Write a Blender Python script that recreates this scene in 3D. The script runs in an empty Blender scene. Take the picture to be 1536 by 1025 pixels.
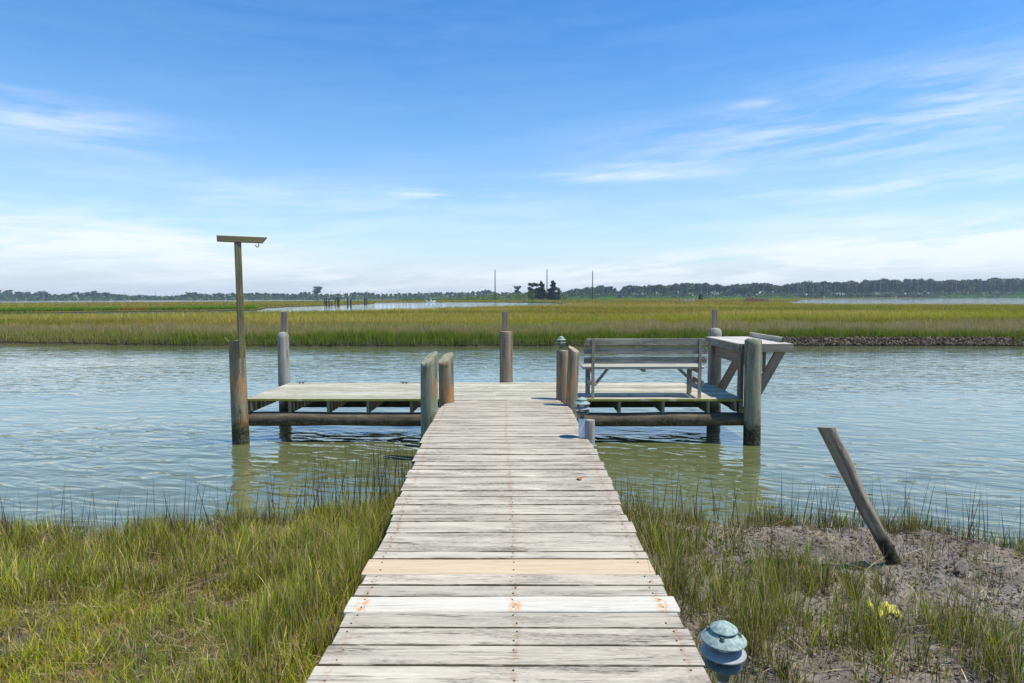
import bpy, bmesh, math, random
import numpy as np
from mathutils import Vector, Matrix
R = math.radians
rng = np.random.default_rng(7)
random.seed(7)
scene = bpy.context.scene
COL = scene.collection

# ------------------------------------------------------------------ camera
F = 920.0                       # focal length in pixels of a 1536 px wide picture
EYE = Vector((0, 0, 2.18))
cam_d = bpy.data.cameras.new('camera')
cam_d.sensor_width = 36.0; cam_d.sensor_fit = 'HORIZONTAL'
cam_d.lens = F / 1536 * 36
cam_d.clip_start = 0.05; cam_d.clip_end = 9000
cam = bpy.data.objects.new('camera', cam_d); COL.objects.link(cam)
PITCH, ROLL = 4.11, -0.22
cam.matrix_world = Matrix.Translation(EYE) @ Matrix.Rotation(R(90 - PITCH), 4, 'X') @ Matrix.Rotation(R(ROLL), 4, 'Z')
scene.camera = cam
CM = cam.matrix_world.to_3x3()

def ray(u, v):
    return CM @ Vector(((u - 768) / F, -(v - 512.5) / F, -1.0))
def onz(u, v, z):               # where the sight line meets height z
    r = ray(u, v); return EYE + r * ((z - EYE.z) / r.z)
def aty(u, v, y):               # where it meets depth y
    r = ray(u, v); return EYE + r * (y / r.y)

# ------------------------------------------------------------------ sky, sun, exposure
SUN_EL, SUN_AZ = 66.0, 106.0     # azimuth clockwise from +Y (view direction)
world = bpy.data.worlds.new('World'); scene.world = world
world.use_nodes = True
def N(nt, t, **kw):
    n = nt.nodes.new(t)
    for k, v in kw.items():
        if k in n.inputs.keys() if hasattr(n.inputs, 'keys') else False: n.inputs[k].default_value = v
        else: setattr(n, k, v)
    return n
def math_(nt, op, a, b=None, c=None):
    n = nt.nodes.new('ShaderNodeMath'); n.operation = op
    for i, x in enumerate((a, b, c)):
        if x is None: continue
        if isinstance(x, (int, float)): n.inputs[i].default_value = x
        else: nt.links.new(x, n.inputs[i])
    return n.outputs[0]
def mixc(nt, f, a, b, mode='MIX'):
    n = nt.nodes.new('ShaderNodeMix'); n.data_type = 'RGBA'; n.blend_type = mode; n.clamp_factor = True
    for i, x in ((0, f), (6, a), (7, b)):
        if isinstance(x, (int, float)): n.inputs[i].default_value = x
        elif isinstance(x, tuple): n.inputs[i].default_value = x if len(x) == 4 else (*x, 1)
        else: nt.links.new(x, n.inputs[i])
    return n.outputs[2]
def ramp(nt, x, a, b, smooth=True):     # 0..1 as x goes a..b
    n = nt.nodes.new('ShaderNodeMapRange'); n.interpolation_type = 'SMOOTHSTEP' if smooth else 'LINEAR'
    n.inputs[1].default_value = a; n.inputs[2].default_value = b
    nt.links.new(x, n.inputs[0]); return n.outputs[0]
def noise(nt, vec, scale, detail=4, rough=.55, dist=0.0):
    n = nt.nodes.new('ShaderNodeTexNoise')
    n.inputs['Scale'].default_value = scale; n.inputs['Detail'].default_value = detail
    n.inputs['Roughness'].default_value = rough; n.inputs['Distortion'].default_value = dist
    nt.links.new(vec, n.inputs['Vector']); return n.outputs[0]
def combine(nt, x, y, z=0.0):
    n = nt.nodes.new('ShaderNodeCombineXYZ')
    for i, q in enumerate((x, y, z)):
        if isinstance(q, (int, float)): n.inputs[i].default_value = q
        else: nt.links.new(q, n.inputs[i])
    return n.outputs[0]
def separate(nt, v):
    n = nt.nodes.new('ShaderNodeSeparateXYZ'); nt.links.new(v, n.inputs[0]); return n.outputs

wt = world.node_tree; wt.nodes.clear()
sky = wt.nodes.new('ShaderNodeTexSky'); sky.sky_type = 'NISHITA'; sky.sun_disc = False
sky.sun_elevation = R(SUN_EL); sky.sun_rotation = R(SUN_AZ)
sky.air_density = 1.0; sky.dust_density = 0.15; sky.ozone_density = 2.6; sky.altitude = 0
tc = wt.nodes.new('ShaderNodeTexCoord')
sx, sy, sz = separate(wt, tc.outputs['Generated'])
az = math_(wt, 'ARCTAN2', sx, sy); el = math_(wt, 'ARCSINE', sz)
tilt = math_(wt, 'MULTIPLY', az, -0.035)
elt = math_(wt, 'ADD', el, tilt)
warp = noise(wt, combine(wt, math_(wt, 'MULTIPLY', az, 2.2), math_(wt, 'MULTIPLY', el, 7.0)), 1.0, 2)
elw = math_(wt, 'ADD', elt, math_(wt, 'MULTIPLY', warp, 0.03))
n1 = noise(wt, combine(wt, math_(wt, 'MULTIPLY', az, 3.2), math_(wt, 'MULTIPLY', elw, 30.0)), 1.0, 7, .62, .4)
n2 = noise(wt, combine(wt, math_(wt, 'MULTIPLY', az, 14.0), math_(wt, 'MULTIPLY', elw, 90.0), 3.0), 1.0, 5, .6, .3)
streak = ramp(wt, math_(wt, 'ADD', math_(wt, 'MULTIPLY', n1, .75), math_(wt, 'MULTIPLY', n2, .25)), .34, .72)
def px_ae(u, v):
    r = ray(u, v).normalized(); return math.atan2(r.x, r.y), math.asin(r.z)
def blob(u, v, su, sv, amp, rot=0.0):
    a, e = px_ae(u, v)
    da = math_(wt, 'MULTIPLY', math_(wt, 'SUBTRACT', az, a), F / su)
    de0 = math_(wt, 'SUBTRACT', el, e)
    de = math_(wt, 'MULTIPLY', math_(wt, 'ADD', de0, math_(wt, 'MULTIPLY', math_(wt, 'SUBTRACT', az, a), -rot)), F / sv)
    q = math_(wt, 'ADD', math_(wt, 'MULTIPLY', da, da), math_(wt, 'MULTIPLY', de, de))
    g = math_(wt, 'EXPONENT', math_(wt, 'MULTIPLY', q, -1.0))
    return math_(wt, 'MULTIPLY', g, amp)
blobs = [(1400, 165, 210, 50, .62, .03), (1130, 215, 200, 34, .35, .0), (60, 185, 110, 26, .75, -.02), (110, 375, 300, 42, 1.7, -.05),
         (690, 290, 75, 6, 2.0, .0), (930, 264, 120, 7, .7, .0), (970, 249, 70, 5, .6, .0), (1135, 157, 36, 5, .5, 0),
         (1000, 405, 420, 20, 2.0, .06), (1400, 395, 280, 26, 1.8, .02), (1420, 272, 200, 12, .7, 0), (700, 325, 420, 40, .30, 0),
         (1400, 335, 300, 25, .5, 0), (350, 290, 200, 24, .3, 0), (470, 418, 200, 14, 1.0, 0)]
acc = None
for b in blobs:
    o = blob(*b); acc = o if acc is None else math_(wt, 'ADD', acc, o)
acc = math_(wt, 'ADD', acc, .05)
cl = math_(wt, 'MINIMUM', math_(wt, 'MULTIPLY', acc, streak), .88)
hz = math_(wt, 'MULTIPLY', math_(wt, 'EXPONENT', math_(wt, 'MULTIPLY', math_(wt, 'ABSOLUTE', el), -6.0)), 1.0)
hs = wt.nodes.new('ShaderNodeHueSaturation'); hs.inputs['Saturation'].default_value = 1.42; hs.inputs['Value'].default_value = 1.48; hs.inputs['Hue'].default_value = .503
wt.links.new(sky.outputs[0], hs.inputs['Color'])
gm_ = wt.nodes.new('ShaderNodeGamma'); gm_.inputs[1].default_value = 1.08; wt.links.new(hs.outputs[0], gm_.inputs[0])
skc = wt.nodes.new('ShaderNodeMix'); skc.data_type = 'RGBA'; skc.blend_type = 'MULTIPLY'; skc.inputs[0].default_value = 1.0
wt.links.new(gm_.outputs[0], skc.inputs[6]); skc.inputs[7].default_value = (.86, .90, .85, 1)
cloudcol = (7.4, 7.9, 8.3)
c1 = mixc(wt, hz, skc.outputs[2], (4.5, 5.3, 6.6))
c2 = mixc(wt, cl, c1, cloudcol)
bg = wt.nodes.new('ShaderNodeBackground'); bg.inputs[1].default_value = 0.10
wo = wt.nodes.new('ShaderNodeOutputWorld')
wt.links.new(c2, bg.inputs[0]); wt.links.new(bg.outputs[0], wo.inputs[0])

sd = bpy.data.lights.new('sun', 'SUN'); sd.energy = 4.2; sd.angle = R(0.53); sd.color = (1.0, .93, .81)
sun = bpy.data.objects.new('sun', sd); COL.objects.link(sun)
tosun = Vector((math.sin(R(SUN_AZ)) * math.cos(R(SUN_EL)), math.cos(R(SUN_AZ)) * math.cos(R(SUN_EL)), math.sin(R(SUN_EL))))
sun.rotation_euler = tosun.to_track_quat('Z', 'Y').to_euler()
scene.view_settings.view_transform = 'Standard'; scene.view_settings.look = 'None'
scene.view_settings.exposure = 0.42; scene.view_settings.gamma = 1.0
scene.cycles.max_bounces = 6; scene.cycles.diffuse_bounces = 3; scene.cycles.glossy_bounces = 3
scene.cycles.transparent_max_bounces = 6; scene.cycles.volume_bounces = 0

# ------------------------------------------------------------------ scene tree helpers
def tag(o, label=None, cat=None, group=None, kind=None):
    if label: o['label'] = label
    if cat: o['category'] = cat
    if group: o['group'] = group
    if kind: o['kind'] = kind
    return o
def thing(name, loc, label, cat, group=None, rz=0.0):
    o = bpy.data.objects.new(name, None); COL.objects.link(o)
    o.empty_display_size = .2
    o.location = loc; o.rotation_euler = (0, 0, rz); return tag(o, label, cat, group)
def world_loc(p):
    l = Vector((0, 0, 0))
    while p is not None: l += p.location; p = p.parent
    return l
class MB:
    """collects shapes (world coordinates, or local if rel) with UVs; build() links ONE mesh"""
    def __init__(s): s.v = []; s.f = []; s.uv = []
    def quadmesh(s, verts, faces, uvs):
        b = len(s.v); s.v += [tuple(p) for p in verts]
        for fc, uv in zip(faces, uvs): s.f.append([b + i for i in fc]); s.uv += uv
    def box(s, c, ax, ay, az, hx, hy, hz, bev=.004, nseg=1, wob=0.0):
        """oriented box; long axis ax; bevelled; uv = (metres along x, metres around)"""
        c = Vector(c); ax = Vector(ax).normalized(); ay = Vector(ay).normalized(); az = Vector(az).normalized()
        bv = min(bev, hy * .45, hz * .45)
        prof = [(-hy + bv, -hz), (hy - bv, -hz), (hy, -hz + bv), (hy, hz - bv), (hy - bv, hz), (-hy + bv, hz), (-hy, hz - bv), (-hy, -hz + bv)]
        arc = [0]
        for i in range(8):
            a, b = prof[i], prof[(i + 1) % 8]; arc.append(arc[-1] + math.dist(a, b))
        sh = arc[5]
        xs = [-hx] + [-hx + bv * .7] + [-hx + 2 * hx * k / nseg for k in range(1, nseg)] + [hx - bv * .7] + [hx]
        verts = []; off = [0, 0]
        for i, x in enumerate(xs):
            k = 1.0 if 0 < i < len(xs) - 1 else (1 - bv * .6 / max(min(hy, hz), 1e-4))
            if wob and 1 < i < len(xs) - 2: off = [random.uniform(-wob, wob), random.uniform(-wob, wob)]
            for (y, z) in prof: verts.append(c + ax * x + ay * (y * k + off[0]) + az * (z * k + off[1]))
        faces = []; uvs = []
        for i in range(len(xs) - 1):
            for j in range(8):
                a = i * 8 + j; b = i * 8 + (j + 1) % 8
                faces.append([a, b, b + 8, a + 8])
                uvs.append([(xs[i], arc[j] - sh), (xs[i], arc[j + 1] - sh), (xs[i + 1], arc[j + 1] - sh), (xs[i + 1], arc[j] - sh)])
        faces.append(list(range(7, -1, -1))); uvs.append([(prof[k][1] * .3, prof[k][0]) for k in range(7, -1, -1)])
        n0 = (len(xs) - 1) * 8
        faces.append([n0 + k for k in range(8)]); uvs.append([(prof[k][1] * .3, prof[k][0]) for k in range(8)])
        s.quadmesh(verts, faces, uvs)
    def beam(s, a, b, w, h, up=(0, 0, 1), bev=.004, nseg=1, wob=0):
        a = Vector(a); b = Vector(b); ax = (b - a).normalized(); u = Vector(up)
        ay = u.cross(ax).normalized(); az_ = ax.cross(ay)
        s.box((a + b) / 2, ax, ay, az_, (b - a).length / 2, w / 2, h / 2, bev, nseg, wob)
    def tube(s, pts, rad, n=16, rough=0.0, slant=None, cap=True, seed=0, round_top=0.0):
        """tube through pts (list of Vector) with radii; slant=(dx,dy) tilts the top cut"""
        rs = random.Random(seed)
        ph = [(rs.uniform(0, 6.28), rs.uniform(0, 6.28), rs.uniform(0, 6.28)) for _ in range(3)]
        pts = [Vector(p) for p in pts]; m = len(pts); base = len(s.v)
        L = 0; rows = []
        for i, p in enumerate(pts):
            t = (pts[min(i + 1, m - 1)] - pts[max(i - 1, 0)]).normalized()
            ref = Vector((0, 1, 0)) if abs(t.y) < .9 else Vector((1, 0, 0))
            ex = ref.cross(t).normalized(); ey = t.cross(ex)
            if i: L += (p - pts[i - 1]).length
            rows.append(L)
            for j in range(n):
                a = 2 * math.pi * j / n
                r = rad[i] * (1 + rough * (math.sin(2 * a + ph[0][0] + L * 1.3) + .6 * math.sin(3 * a + ph[1][0] - L * 2.1) + .5 * math.sin(5 * a + ph[2][0] + L * 4) + .35 * rs.uniform(-1, 1)))
                q = p + ex * (r * math.cos(a)) + ey * (r * math.sin(a))
                if slant is not None:
                    w = max(0.0, (i - (m - 4)) / 3.0)
                    q = q + t * (((q - p).x * slant[0] + (q - p).y * slant[1]) * w)
                s.v.append(tuple(q))
        for i in range(m - 1):
            for j in range(n):
                a = base + i * n + j; b = base + i * n + (j + 1) % n
                s.f.append([a, b, b + n, a + n])
                ra = rad[i]
                s.uv += [(rows[i], j / n * .7), (rows[i], (j + 1) / n * .7), (rows[i + 1], (j + 1) / n * .7), (rows[i + 1], j / n * .7)]
        if cap:
            for end, order in ((0, -1), (m - 1, 1)):
                cpt = sum((Vector(s.v[base + end * n + j]) for j in range(n)), Vector()) / n
                if end and round_top: cpt = cpt + Vector((0, 0, round_top))
                ci = len(s.v); s.v.append(tuple(cpt))
                r0 = len(s.v); s.v += [s.v[base + end * n + j] for j in range(n)]
                for j in range(n):
                    a = r0 + j; b = r0 + (j + 1) % n
                    s.f.append([a, b, ci] if order > 0 else [b, a, ci])
                    s.uv += [(.02 * math.cos(j), .02 * math.sin(j)), (.02 * math.cos(j + 1), .02 * math.sin(j + 1)), (0, 0)]
        return s
    def lathe(s, c, prof, n=28, tiltv=None):
        base = len(s.v); c = Vector(c)
        for (r, z) in prof:
            for j in range(n):
                a = 2 * math.pi * j / n; s.v.append((c.x + r * math.cos(a), c.y + r * math.sin(a), c.z + z))
        for i in range(len(prof) - 1):
            for j in range(n):
                a = base + i * n + j; b = base + i * n + (j + 1) % n
                s.f.append([a, b, b + n, a + n]); s.uv += [(j / n, prof[i][1]), ((j + 1) / n, prof[i][1]), ((j + 1) / n, prof[i + 1][1]), (j / n, prof[i + 1][1])]
        return s
    def build(s, name, mat, parent=None, smooth=False, label=None):
        me = bpy.data.meshes.new(name)
        off = world_loc(parent) if parent else Vector((0, 0, 0))
        me.from_pydata([(p[0] - off.x, p[1] - off.y, p[2] - off.z) for p in s.v], [], s.f)
        uvl = me.uv_layers.new(name='UVMap')
        uvl.data.foreach_set('uv', np.array(s.uv, dtype=np.float32).ravel())
        me.polygons.foreach_set('use_smooth', [smooth] * len(me.polygons))
        me.materials.append(mat); me.update()
        o = bpy.data.objects.new(name, me); COL.objects.link(o)
        if parent: o.parent = parent
        if label: o['label'] = label
        return o
def npmesh(name, verts, faces, mat, cols=None, parent=None, smooth=False, loc=None):
    """fast uniform-polygon mesh; cols per vertex -> attribute 'Col'"""
    verts = np.asarray(verts, dtype=np.float32)
    if parent is not None: verts = verts - np.array(world_loc(parent), dtype=np.float32)
    elif loc is not None: verts = verts - np.array(loc, dtype=np.float32)
    faces = np.asarray(faces, dtype=np.int32); M, k = faces.shape
    me = bpy.data.meshes.new(name)
    me.vertices.add(len(verts)); me.vertices.foreach_set('co', verts.ravel())
    me.loops.add(M * k); me.loops.foreach_set('vertex_index', faces.ravel())
    me.polygons.add(M); me.polygons.foreach_set('loop_start', np.arange(0, M * k, k, dtype=np.int32))
    me.polygons.foreach_set('loop_total', np.full(M, k, dtype=np.int32))
    if smooth: me.polygons.foreach_set('use_smooth', np.ones(M, dtype=bool))
    me.update(calc_edges=True)
    if cols is not None:
        a = me.color_attributes.new('Col', 'FLOAT_COLOR', 'POINT')
        c = np.ones((len(verts), 4), dtype=np.float32); c[:, :3] = cols; a.data.foreach_set('color', c.ravel())
    me.materials.append(mat)
    o = bpy.data.objects.new(name, me); COL.objects.link(o)
    if parent: o.parent = parent
    elif loc is not None: o.location = loc
    return o
_lat = np.random.default_rng(3).random((256, 256))
def vn(x, y, s=1.0, seed=0):            # value noise 0..1
    x = np.asarray(x) / s + seed * 17.3; y = np.asarray(y) / s + seed * 9.7
    xi = np.floor(x).astype(int); yi = np.floor(y).astype(int); fx = x - xi; fy = y - yi
    fx = fx * fx * (3 - 2 * fx); fy = fy * fy * (3 - 2 * fy)
    g = lambda a, b: _lat[a & 255, b & 255]
    return (g(xi, yi) * (1 - fx) + g(xi + 1, yi) * fx) * (1 - fy) + (g(xi, yi + 1) * (1 - fx) + g(xi + 1, yi + 1) * fx) * fy
def fbm(x, y, s=1.0, seed=0, o=4):
    t = 0; a = .5; w = 0
    for k in range(o): t = t + a * vn(x, y, s / 2 ** k, seed + k); w += a; a *= .5
    return t / w
def sstep(x, a, b):
    t = np.clip((x - a) / (b - a), 0, 1); return t * t * (3 - 2 * t)

# ------------------------------------------------------------------ materials
def newmat(name):
    m = bpy.data.materials.new(name); m.use_nodes = True; nt = m.node_tree; nt.nodes.clear()
    out = nt.nodes.new('ShaderNodeOutputMaterial'); b = nt.nodes.new('ShaderNodeBsdfPrincipled')
    nt.links.new(b.outputs[0], out.inputs[0]); return m, nt, b
def bump(nt, b, h, strength, dist):
    n = nt.nodes.new('ShaderNodeBump'); n.inputs['Strength'].default_value = strength; n.inputs['Distance'].default_value = dist
    nt.links.new(h, n.inputs['Height']); nt.links.new(n.outputs[0], b.inputs['Normal']); return n
def wood(name, light, dark, stain=(.12, .10, .09), stain_amt=.5, moss_or_gap_shade=None, moss=None, moss_amt=0.0, rust=None, rust_amt=0.0, bd=.004,
         green=None, green_amt=0.0, tidal=None, nails=False, isl=.35, gl=2.2, gw=55, crack=.5):
    m, nt, b = newmat(name); L = nt.links.new
    uv = nt.nodes.new('ShaderNodeUVMap'); u, v, _ = separate(nt, uv.outputs[0])
    geo = nt.nodes.new('ShaderNodeNewGeometry'); rnd = geo.outputs['Random Per Island']; oi = nt.nodes.new('ShaderNodeObjectInfo'); orx = math_(nt, 'MULTIPLY', oi.outputs['Random'], 23.0)
    px, py, pz = separate(nt, geo.outputs['Position'])
    ro = math_(nt, 'MULTIPLY', rnd, 37.0)
    uo = math_(nt, 'ADD', u, ro)
    wv = noise(nt, combine(nt, math_(nt, 'MULTIPLY', uo, 1.6), math_(nt, 'MULTIPLY', v, 5.0), ro), 1.0, 2)
    vv = math_(nt, 'ADD', v, math_(nt, 'MULTIPLY', wv, .05))
    grain = noise(nt, combine(nt, math_(nt, 'MULTIPLY', uo, gl), math_(nt, 'MULTIPLY', vv, gw), ro), 1.0, 6, .65)
    fine = noise(nt, combine(nt, math_(nt, 'MULTIPLY', uo, gl * 5), math_(nt, 'MULTIPLY', vv, gw * 4), ro), 1.0, 3, .6)
    big = noise(nt, combine(nt, math_(nt, 'MULTIPLY', uo, 1.5), math_(nt, 'MULTIPLY', v, 9.0), ro), 1.0, 3, .55, .6)
    col = mixc(nt, ramp(nt, grain, .36, .66), dark, light)
    col = mixc(nt, math_(nt, 'MULTIPLY', ramp(nt, fine, .5, .72), .35), col, tuple(x * .55 for x in light))
    # plank to plank difference
    tone = math_(nt, 'ADD', 1.0 - isl * .6, math_(nt, 'MULTIPLY', rnd, isl))
    hsv = nt.nodes.new('ShaderNodeHueSaturation'); L(col, hsv.inputs['Color']); L(tone, hsv.inputs['Value']); col = hsv.outputs[0]
    # weather stains that follow the grain
    spk = noise(nt, combine(nt, math_(nt, 'MULTIPLY', uo, 22.0), math_(nt, 'MULTIPLY', vv, 190.0), 2.0), 1.0, 4, .75)
    st_ = math_(nt, 'ADD', math_(nt, 'MULTIPLY', big, .62), math_(nt, 'MULTIPLY', grain, .38))
    st_ = math_(nt, 'ADD', st_, math_(nt, 'MULTIPLY', math_(nt, 'SUBTRACT', spk, .5), .30))
    st_ = math_(nt, 'ADD', st_, math_(nt, 'MULTIPLY', math_(nt, 'SUBTRACT', rnd, .5), .07))
    smask = math_(nt, 'MULTIPLY', ramp(nt, st_, .60 - .14 * stain_amt, .76 - .12 * stain_amt), .88)
    blk = ramp(nt, noise(nt, combine(nt, math_(nt, 'MULTIPLY', uo, 4.5), math_(nt, 'MULTIPLY', vv, 34.0), 6.0), 1.0, 5, .7, .5), .56, .68)
    col = mixc(nt, math_(nt, 'MULTIPLY', blk, .35 * min(1.0, stain_amt + .1)), col, tuple(q * .8 for q in stain))
    col = mixc(nt, math_(nt, 'MULTIPLY', smask, math_(nt, 'ADD', .30, math_(nt, 'MULTIPLY', ramp(nt, spk, .40, .60), .70))), col, stain)
    # cracks
    cr = noise(nt, combine(nt, math_(nt, 'MULTIPLY', uo, 1.1), math_(nt, 'MULTIPLY', vv, gw * .8), math_(nt, 'ADD', ro, 5.0)), 1.0, 3, .5)
    cmask = math_(nt, 'SUBTRACT', 1.0, ramp(nt, math_(nt, 'ABSOLUTE', math_(nt, 'SUBTRACT', cr, .5)), 0.0, .045 if bd > .01 else .018))
    cgate = ramp(nt, noise(nt, combine(nt, math_(nt, 'MULTIPLY', uo, 1.2), math_(nt, 'MULTIPLY', v, 12.0), 9.0), 1.0, 2), .5, .6)
    cmask = math_(nt, 'MULTIPLY', math_(nt, 'MULTIPLY', cmask, cgate), crack)
    col = mixc(nt, cmask, col, (.03, .025, .02))
    if green:
        gm = ramp(nt, noise(nt, combine(nt, math_(nt, 'MULTIPLY', u, 3.0), math_(nt, 'MULTIPLY', v, 8.0), orx), 1.0, 4, .6), .62 - .25 * green_amt, .8 - .2 * green_amt)
        col = mixc(nt, math_(nt, 'MULTIPLY', gm, .8), col, green)
    if rust:
        gm = ramp(nt, noise(nt, combine(nt, math_(nt, 'MULTIPLY', u, 2.0), math_(nt, 'MULTIPLY', v, 7.0), math_(nt, 'ADD', orx, 14.0)), 1.0, 5, .62, .4), .66 - .25 * rust_amt, .80 - .2 * rust_amt)
        col = mixc(nt, math_(nt, 'MULTIPLY', gm, .85), col, rust)
    if moss:
        nn = noise(nt, geo.outputs['Position'], 9.0, 5, .65)
        gm = ramp(nt, nn, .66 - .3 * moss_amt, .78 - .28 * moss_amt)
        col = mixc(nt, math_(nt, 'MULTIPLY', gm, .9), col, moss)
    if nails:
        vn_ = math_(nt, 'ABSOLUTE', math_(nt, 'SUBTRACT', math_(nt, 'ABSOLUTE', math_(nt, 'ADD', v, .0)), 0.0))
        au = math_(nt, 'ABSOLUTE', u)
        du = math_(nt, 'MINIMUM', math_(nt, 'ABSOLUTE', math_(nt, 'SUBTRACT', u, .02)), math_(nt, 'ABSOLUTE', math_(nt, 'SUBTRACT', au, .82)))
        nj = noise(nt, combine(nt, math_(nt, 'MULTIPLY', u, 30.0), math_(nt, 'MULTIPLY', v, 30.0), ro), 1.0, 3)
        rm = math_(nt, 'SUBTRACT', 1.0, ramp(nt, math_(nt, 'ADD', du, math_(nt, 'MULTIPLY', math_(nt, 'SUBTRACT', nj, .5), .09)), .0, .035 if nails == 1 else .06))
        rm = math_(nt, 'MULTIPLY', rm, ramp(nt, nj, .42, .62))
        col = mixc(nt, math_(nt, 'MULTIPLY', rm, .62 if nails == 1 else 1.0), col, (.30, .14, .05) if nails == 1 else (.50, .20, .04))
    if moss_or_gap_shade:
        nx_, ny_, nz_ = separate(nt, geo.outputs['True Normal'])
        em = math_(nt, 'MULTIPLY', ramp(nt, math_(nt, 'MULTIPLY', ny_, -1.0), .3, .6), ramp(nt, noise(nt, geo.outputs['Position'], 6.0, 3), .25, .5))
        col = mixc(nt, em, col, moss_or_gap_shade)
    if tidal:
        zz = math_(nt, 'ADD', pz, math_(nt, 'MULTIPLY', math_(nt, 'SUBTRACT', noise(nt, geo.outputs['Position'], 7.0, 4), .5), .28))
        tm = math_(nt, 'SUBTRACT', 1.0, ramp(nt, zz, tidal - .10, tidal + .10))
        weed = mixc(nt, ramp(nt, noise(nt, geo.outputs['Position'], 30.0, 4), .45, .6), (.022, .020, .012), (.07, .075, .03))
        col = mixc(nt, tm, col, weed)
        band = math_(nt, 'MULTIPLY', math_(nt, 'SUBTRACT', 1.0, ramp(nt, math_(nt, 'ABSOLUTE', math_(nt, 'SUBTRACT', zz, .06)), .0, .08)), .6)
        barn = ramp(nt, noise(nt, geo.outputs['Position'], 60.0, 2), .52, .62)
        col = mixc(nt, math_(nt, 'MULTIPLY', band, barn), col, (.20, .19, .13))
    L(col, b.inputs['Base Color'])
    b.inputs['Roughness'].default_value = .82; b.inputs['Specular IOR Level'].default_value = .25
    h = math_(nt, 'SUBTRACT', math_(nt, 'ADD', grain, math_(nt, 'MULTIPLY', fine, .5)), math_(nt, 'MULTIPLY', cmask, 1.5))
    bump(nt, b, h, .8, bd)
    return m

M = {}
M['plank'] = wood('weathered_plank', (.59, .54, .425), (.42, .38, .30), (.125, .102, .085), 1.08, nails=1, isl=.24, moss_or_gap_shade=(.06, .055, .03), crack=1.0)  # front faces painted near black as shade in the gaps between boards
M['plank_white'] = wood('pale_plank', (.60, .575, .48), (.53, .50, .41), (.3, .27, .22), .0, nails=2, isl=.05, crack=.3)
M['plank_new'] = wood('new_pine_plank', (.58, .46, .31), (.50, .375, .24), (.40, .26, .14), .05, isl=.05, crack=.1)
M['platform'] = wood('platform_plank', (.64, .61, .50), (.42, .40, .32), (.18, .16, .12), 1.0, moss_or_gap_shade=(.20, .22, .05), isl=.60)
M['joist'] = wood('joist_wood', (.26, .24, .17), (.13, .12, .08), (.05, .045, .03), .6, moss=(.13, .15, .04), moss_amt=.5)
M['log'] = wood('log_wood', (.22, .175, .12), (.085, .07, .05), (.025, .022, .018), .9, rust=(.24, .07, .02), rust_amt=.05, tidal=.34, gw=14)
M['pile'] = wood('piling_wood', (.40, .36, .24), (.19, .165, .11), (.065, .055, .035), 1.05, green=(.24, .30, .22), green_amt=.35, rust=(.46, .20, .05), rust_amt=.75, moss=(.13, .13, .03), moss_amt=.15, tidal=.30, gw=22, gl=1.3, bd=.018)
M['pile_grey'] = wood('grey_piling_wood', (.44, .42, .36), (.26, .25, .21), (.12, .11, .09), .8, green=(.30, .36, .33), green_amt=.4, tidal=.30, gw=22, gl=1.3, bd=.010, crack=1.0)
M['pile_green'] = wood('green_piling_wood', (.38, .38, .26), (.20, .20, .13), (.075, .065, .04), 1.1, green=(.25, .34, .25), green_amt=.45, rust=(.34, .19, .07), rust_amt=.45, moss=(.20, .20, .05), moss_amt=.3, tidal=.32, gw=22, gl=1.3, bd=.010, crack=1.0)
M['pile_brown'] = wood('brown_piling_wood', (.40, .34, .24), (.20, .16, .11), (.075, .055, .035), 1.15, rust=(.45, .19, .06), rust_amt=.5, tidal=.3, gw=22, gl=1.3, bd=.010, crack=1.0)
M['board'] = wood('marker_board', (.30, .24, .18), (.17, .13, .10), (.08, .06, .05), .4)
M['mossy'] = wood('mossy_post', (.24, .21, .13), (.11, .10, .055), (.055, .048, .03), .6, moss=(.19, .16, .03), moss_amt=.55)
M['bench'] = wood('bench_wood', (.42, .375, .30), (.22, .195, .155), (.065, .055, .045), 1.25, green=(.24, .29, .25), green_amt=.2, isl=.45, crack=.9)
M['bench_seat'] = wood('bench_seat_wood', (.46, .45, .37), (.30, .29, .23), (.16, .15, .1), .4, moss=(.26, .28, .12), moss_amt=.2)
M['table'] = wood('table_wood', (.36, .32, .24), (.19, .165, .12), (.08, .065, .05), 1.1, green=(.26, .31, .27), green_amt=.35, isl=.35)
M['tabletop'] = wood('tabletop_plank', (.60, .57, .49), (.46, .44, .37), (.3, .27, .22), .2, isl=.15)
M['table_leg'] = wood('table_leg_wood', (.32, .245, .18), (.17, .13, .10), (.09, .065, .05), .5, isl=.4)
M['driftwood'] = wood('leaning_post_wood', (.46, .39, .29), (.22, .185, .135), (.07, .055, .04), 1.1, rust=(.22, .12, .06), rust_amt=.15, tidal=.40, gw=22, gl=1.4, crack=1.0)
M['oldpost'] = wood('far_post_wood', (.09, .075, .06), (.05, .04, .03), isl=.3)

def plain(name, c, rough=.6, metal=0.0, var=.25, scale=20.0, c2=None):
    m, nt, b = newmat(name)
    geo = nt.nodes.new('ShaderNodeNewGeometry')
    n = noise(nt, geo.outputs['Position'], scale, 5, .6)
    nt.links.new(mixc(nt, ramp(nt, n, .35, .65), tuple(x * (1 - var) for x in c), c2 or c), b.inputs['Base Color'])
    b.inputs['Roughness'].default_value = rough; b.inputs['Metallic'].default_value = metal
    bump(nt, b, n, .3, .001); return m
M['verdigris'] = plain('verdigris_paint', (.25, .36, .32), .75, 0, .3, 60.0, (.35, .44, .40))
M['bluegrey'] = plain('blue_grey_paint', (.33, .34, .33), .6, 0, .15, 40.0)
M['lampdark'] = plain('dark_teal_paint', (.11, .145, .12), .6, 0, .3, 50.0)
M['lens'] = plain('frosted_lens', (.62, .60, .52), .3, 0, .1)
M['conduit'] = plain('pale_conduit_paint', (.62, .68, .76), .45, 0, .1)
M['iron'] = plain('galvanised_iron', (.16, .15, .14), .55, .5, .4)
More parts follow.
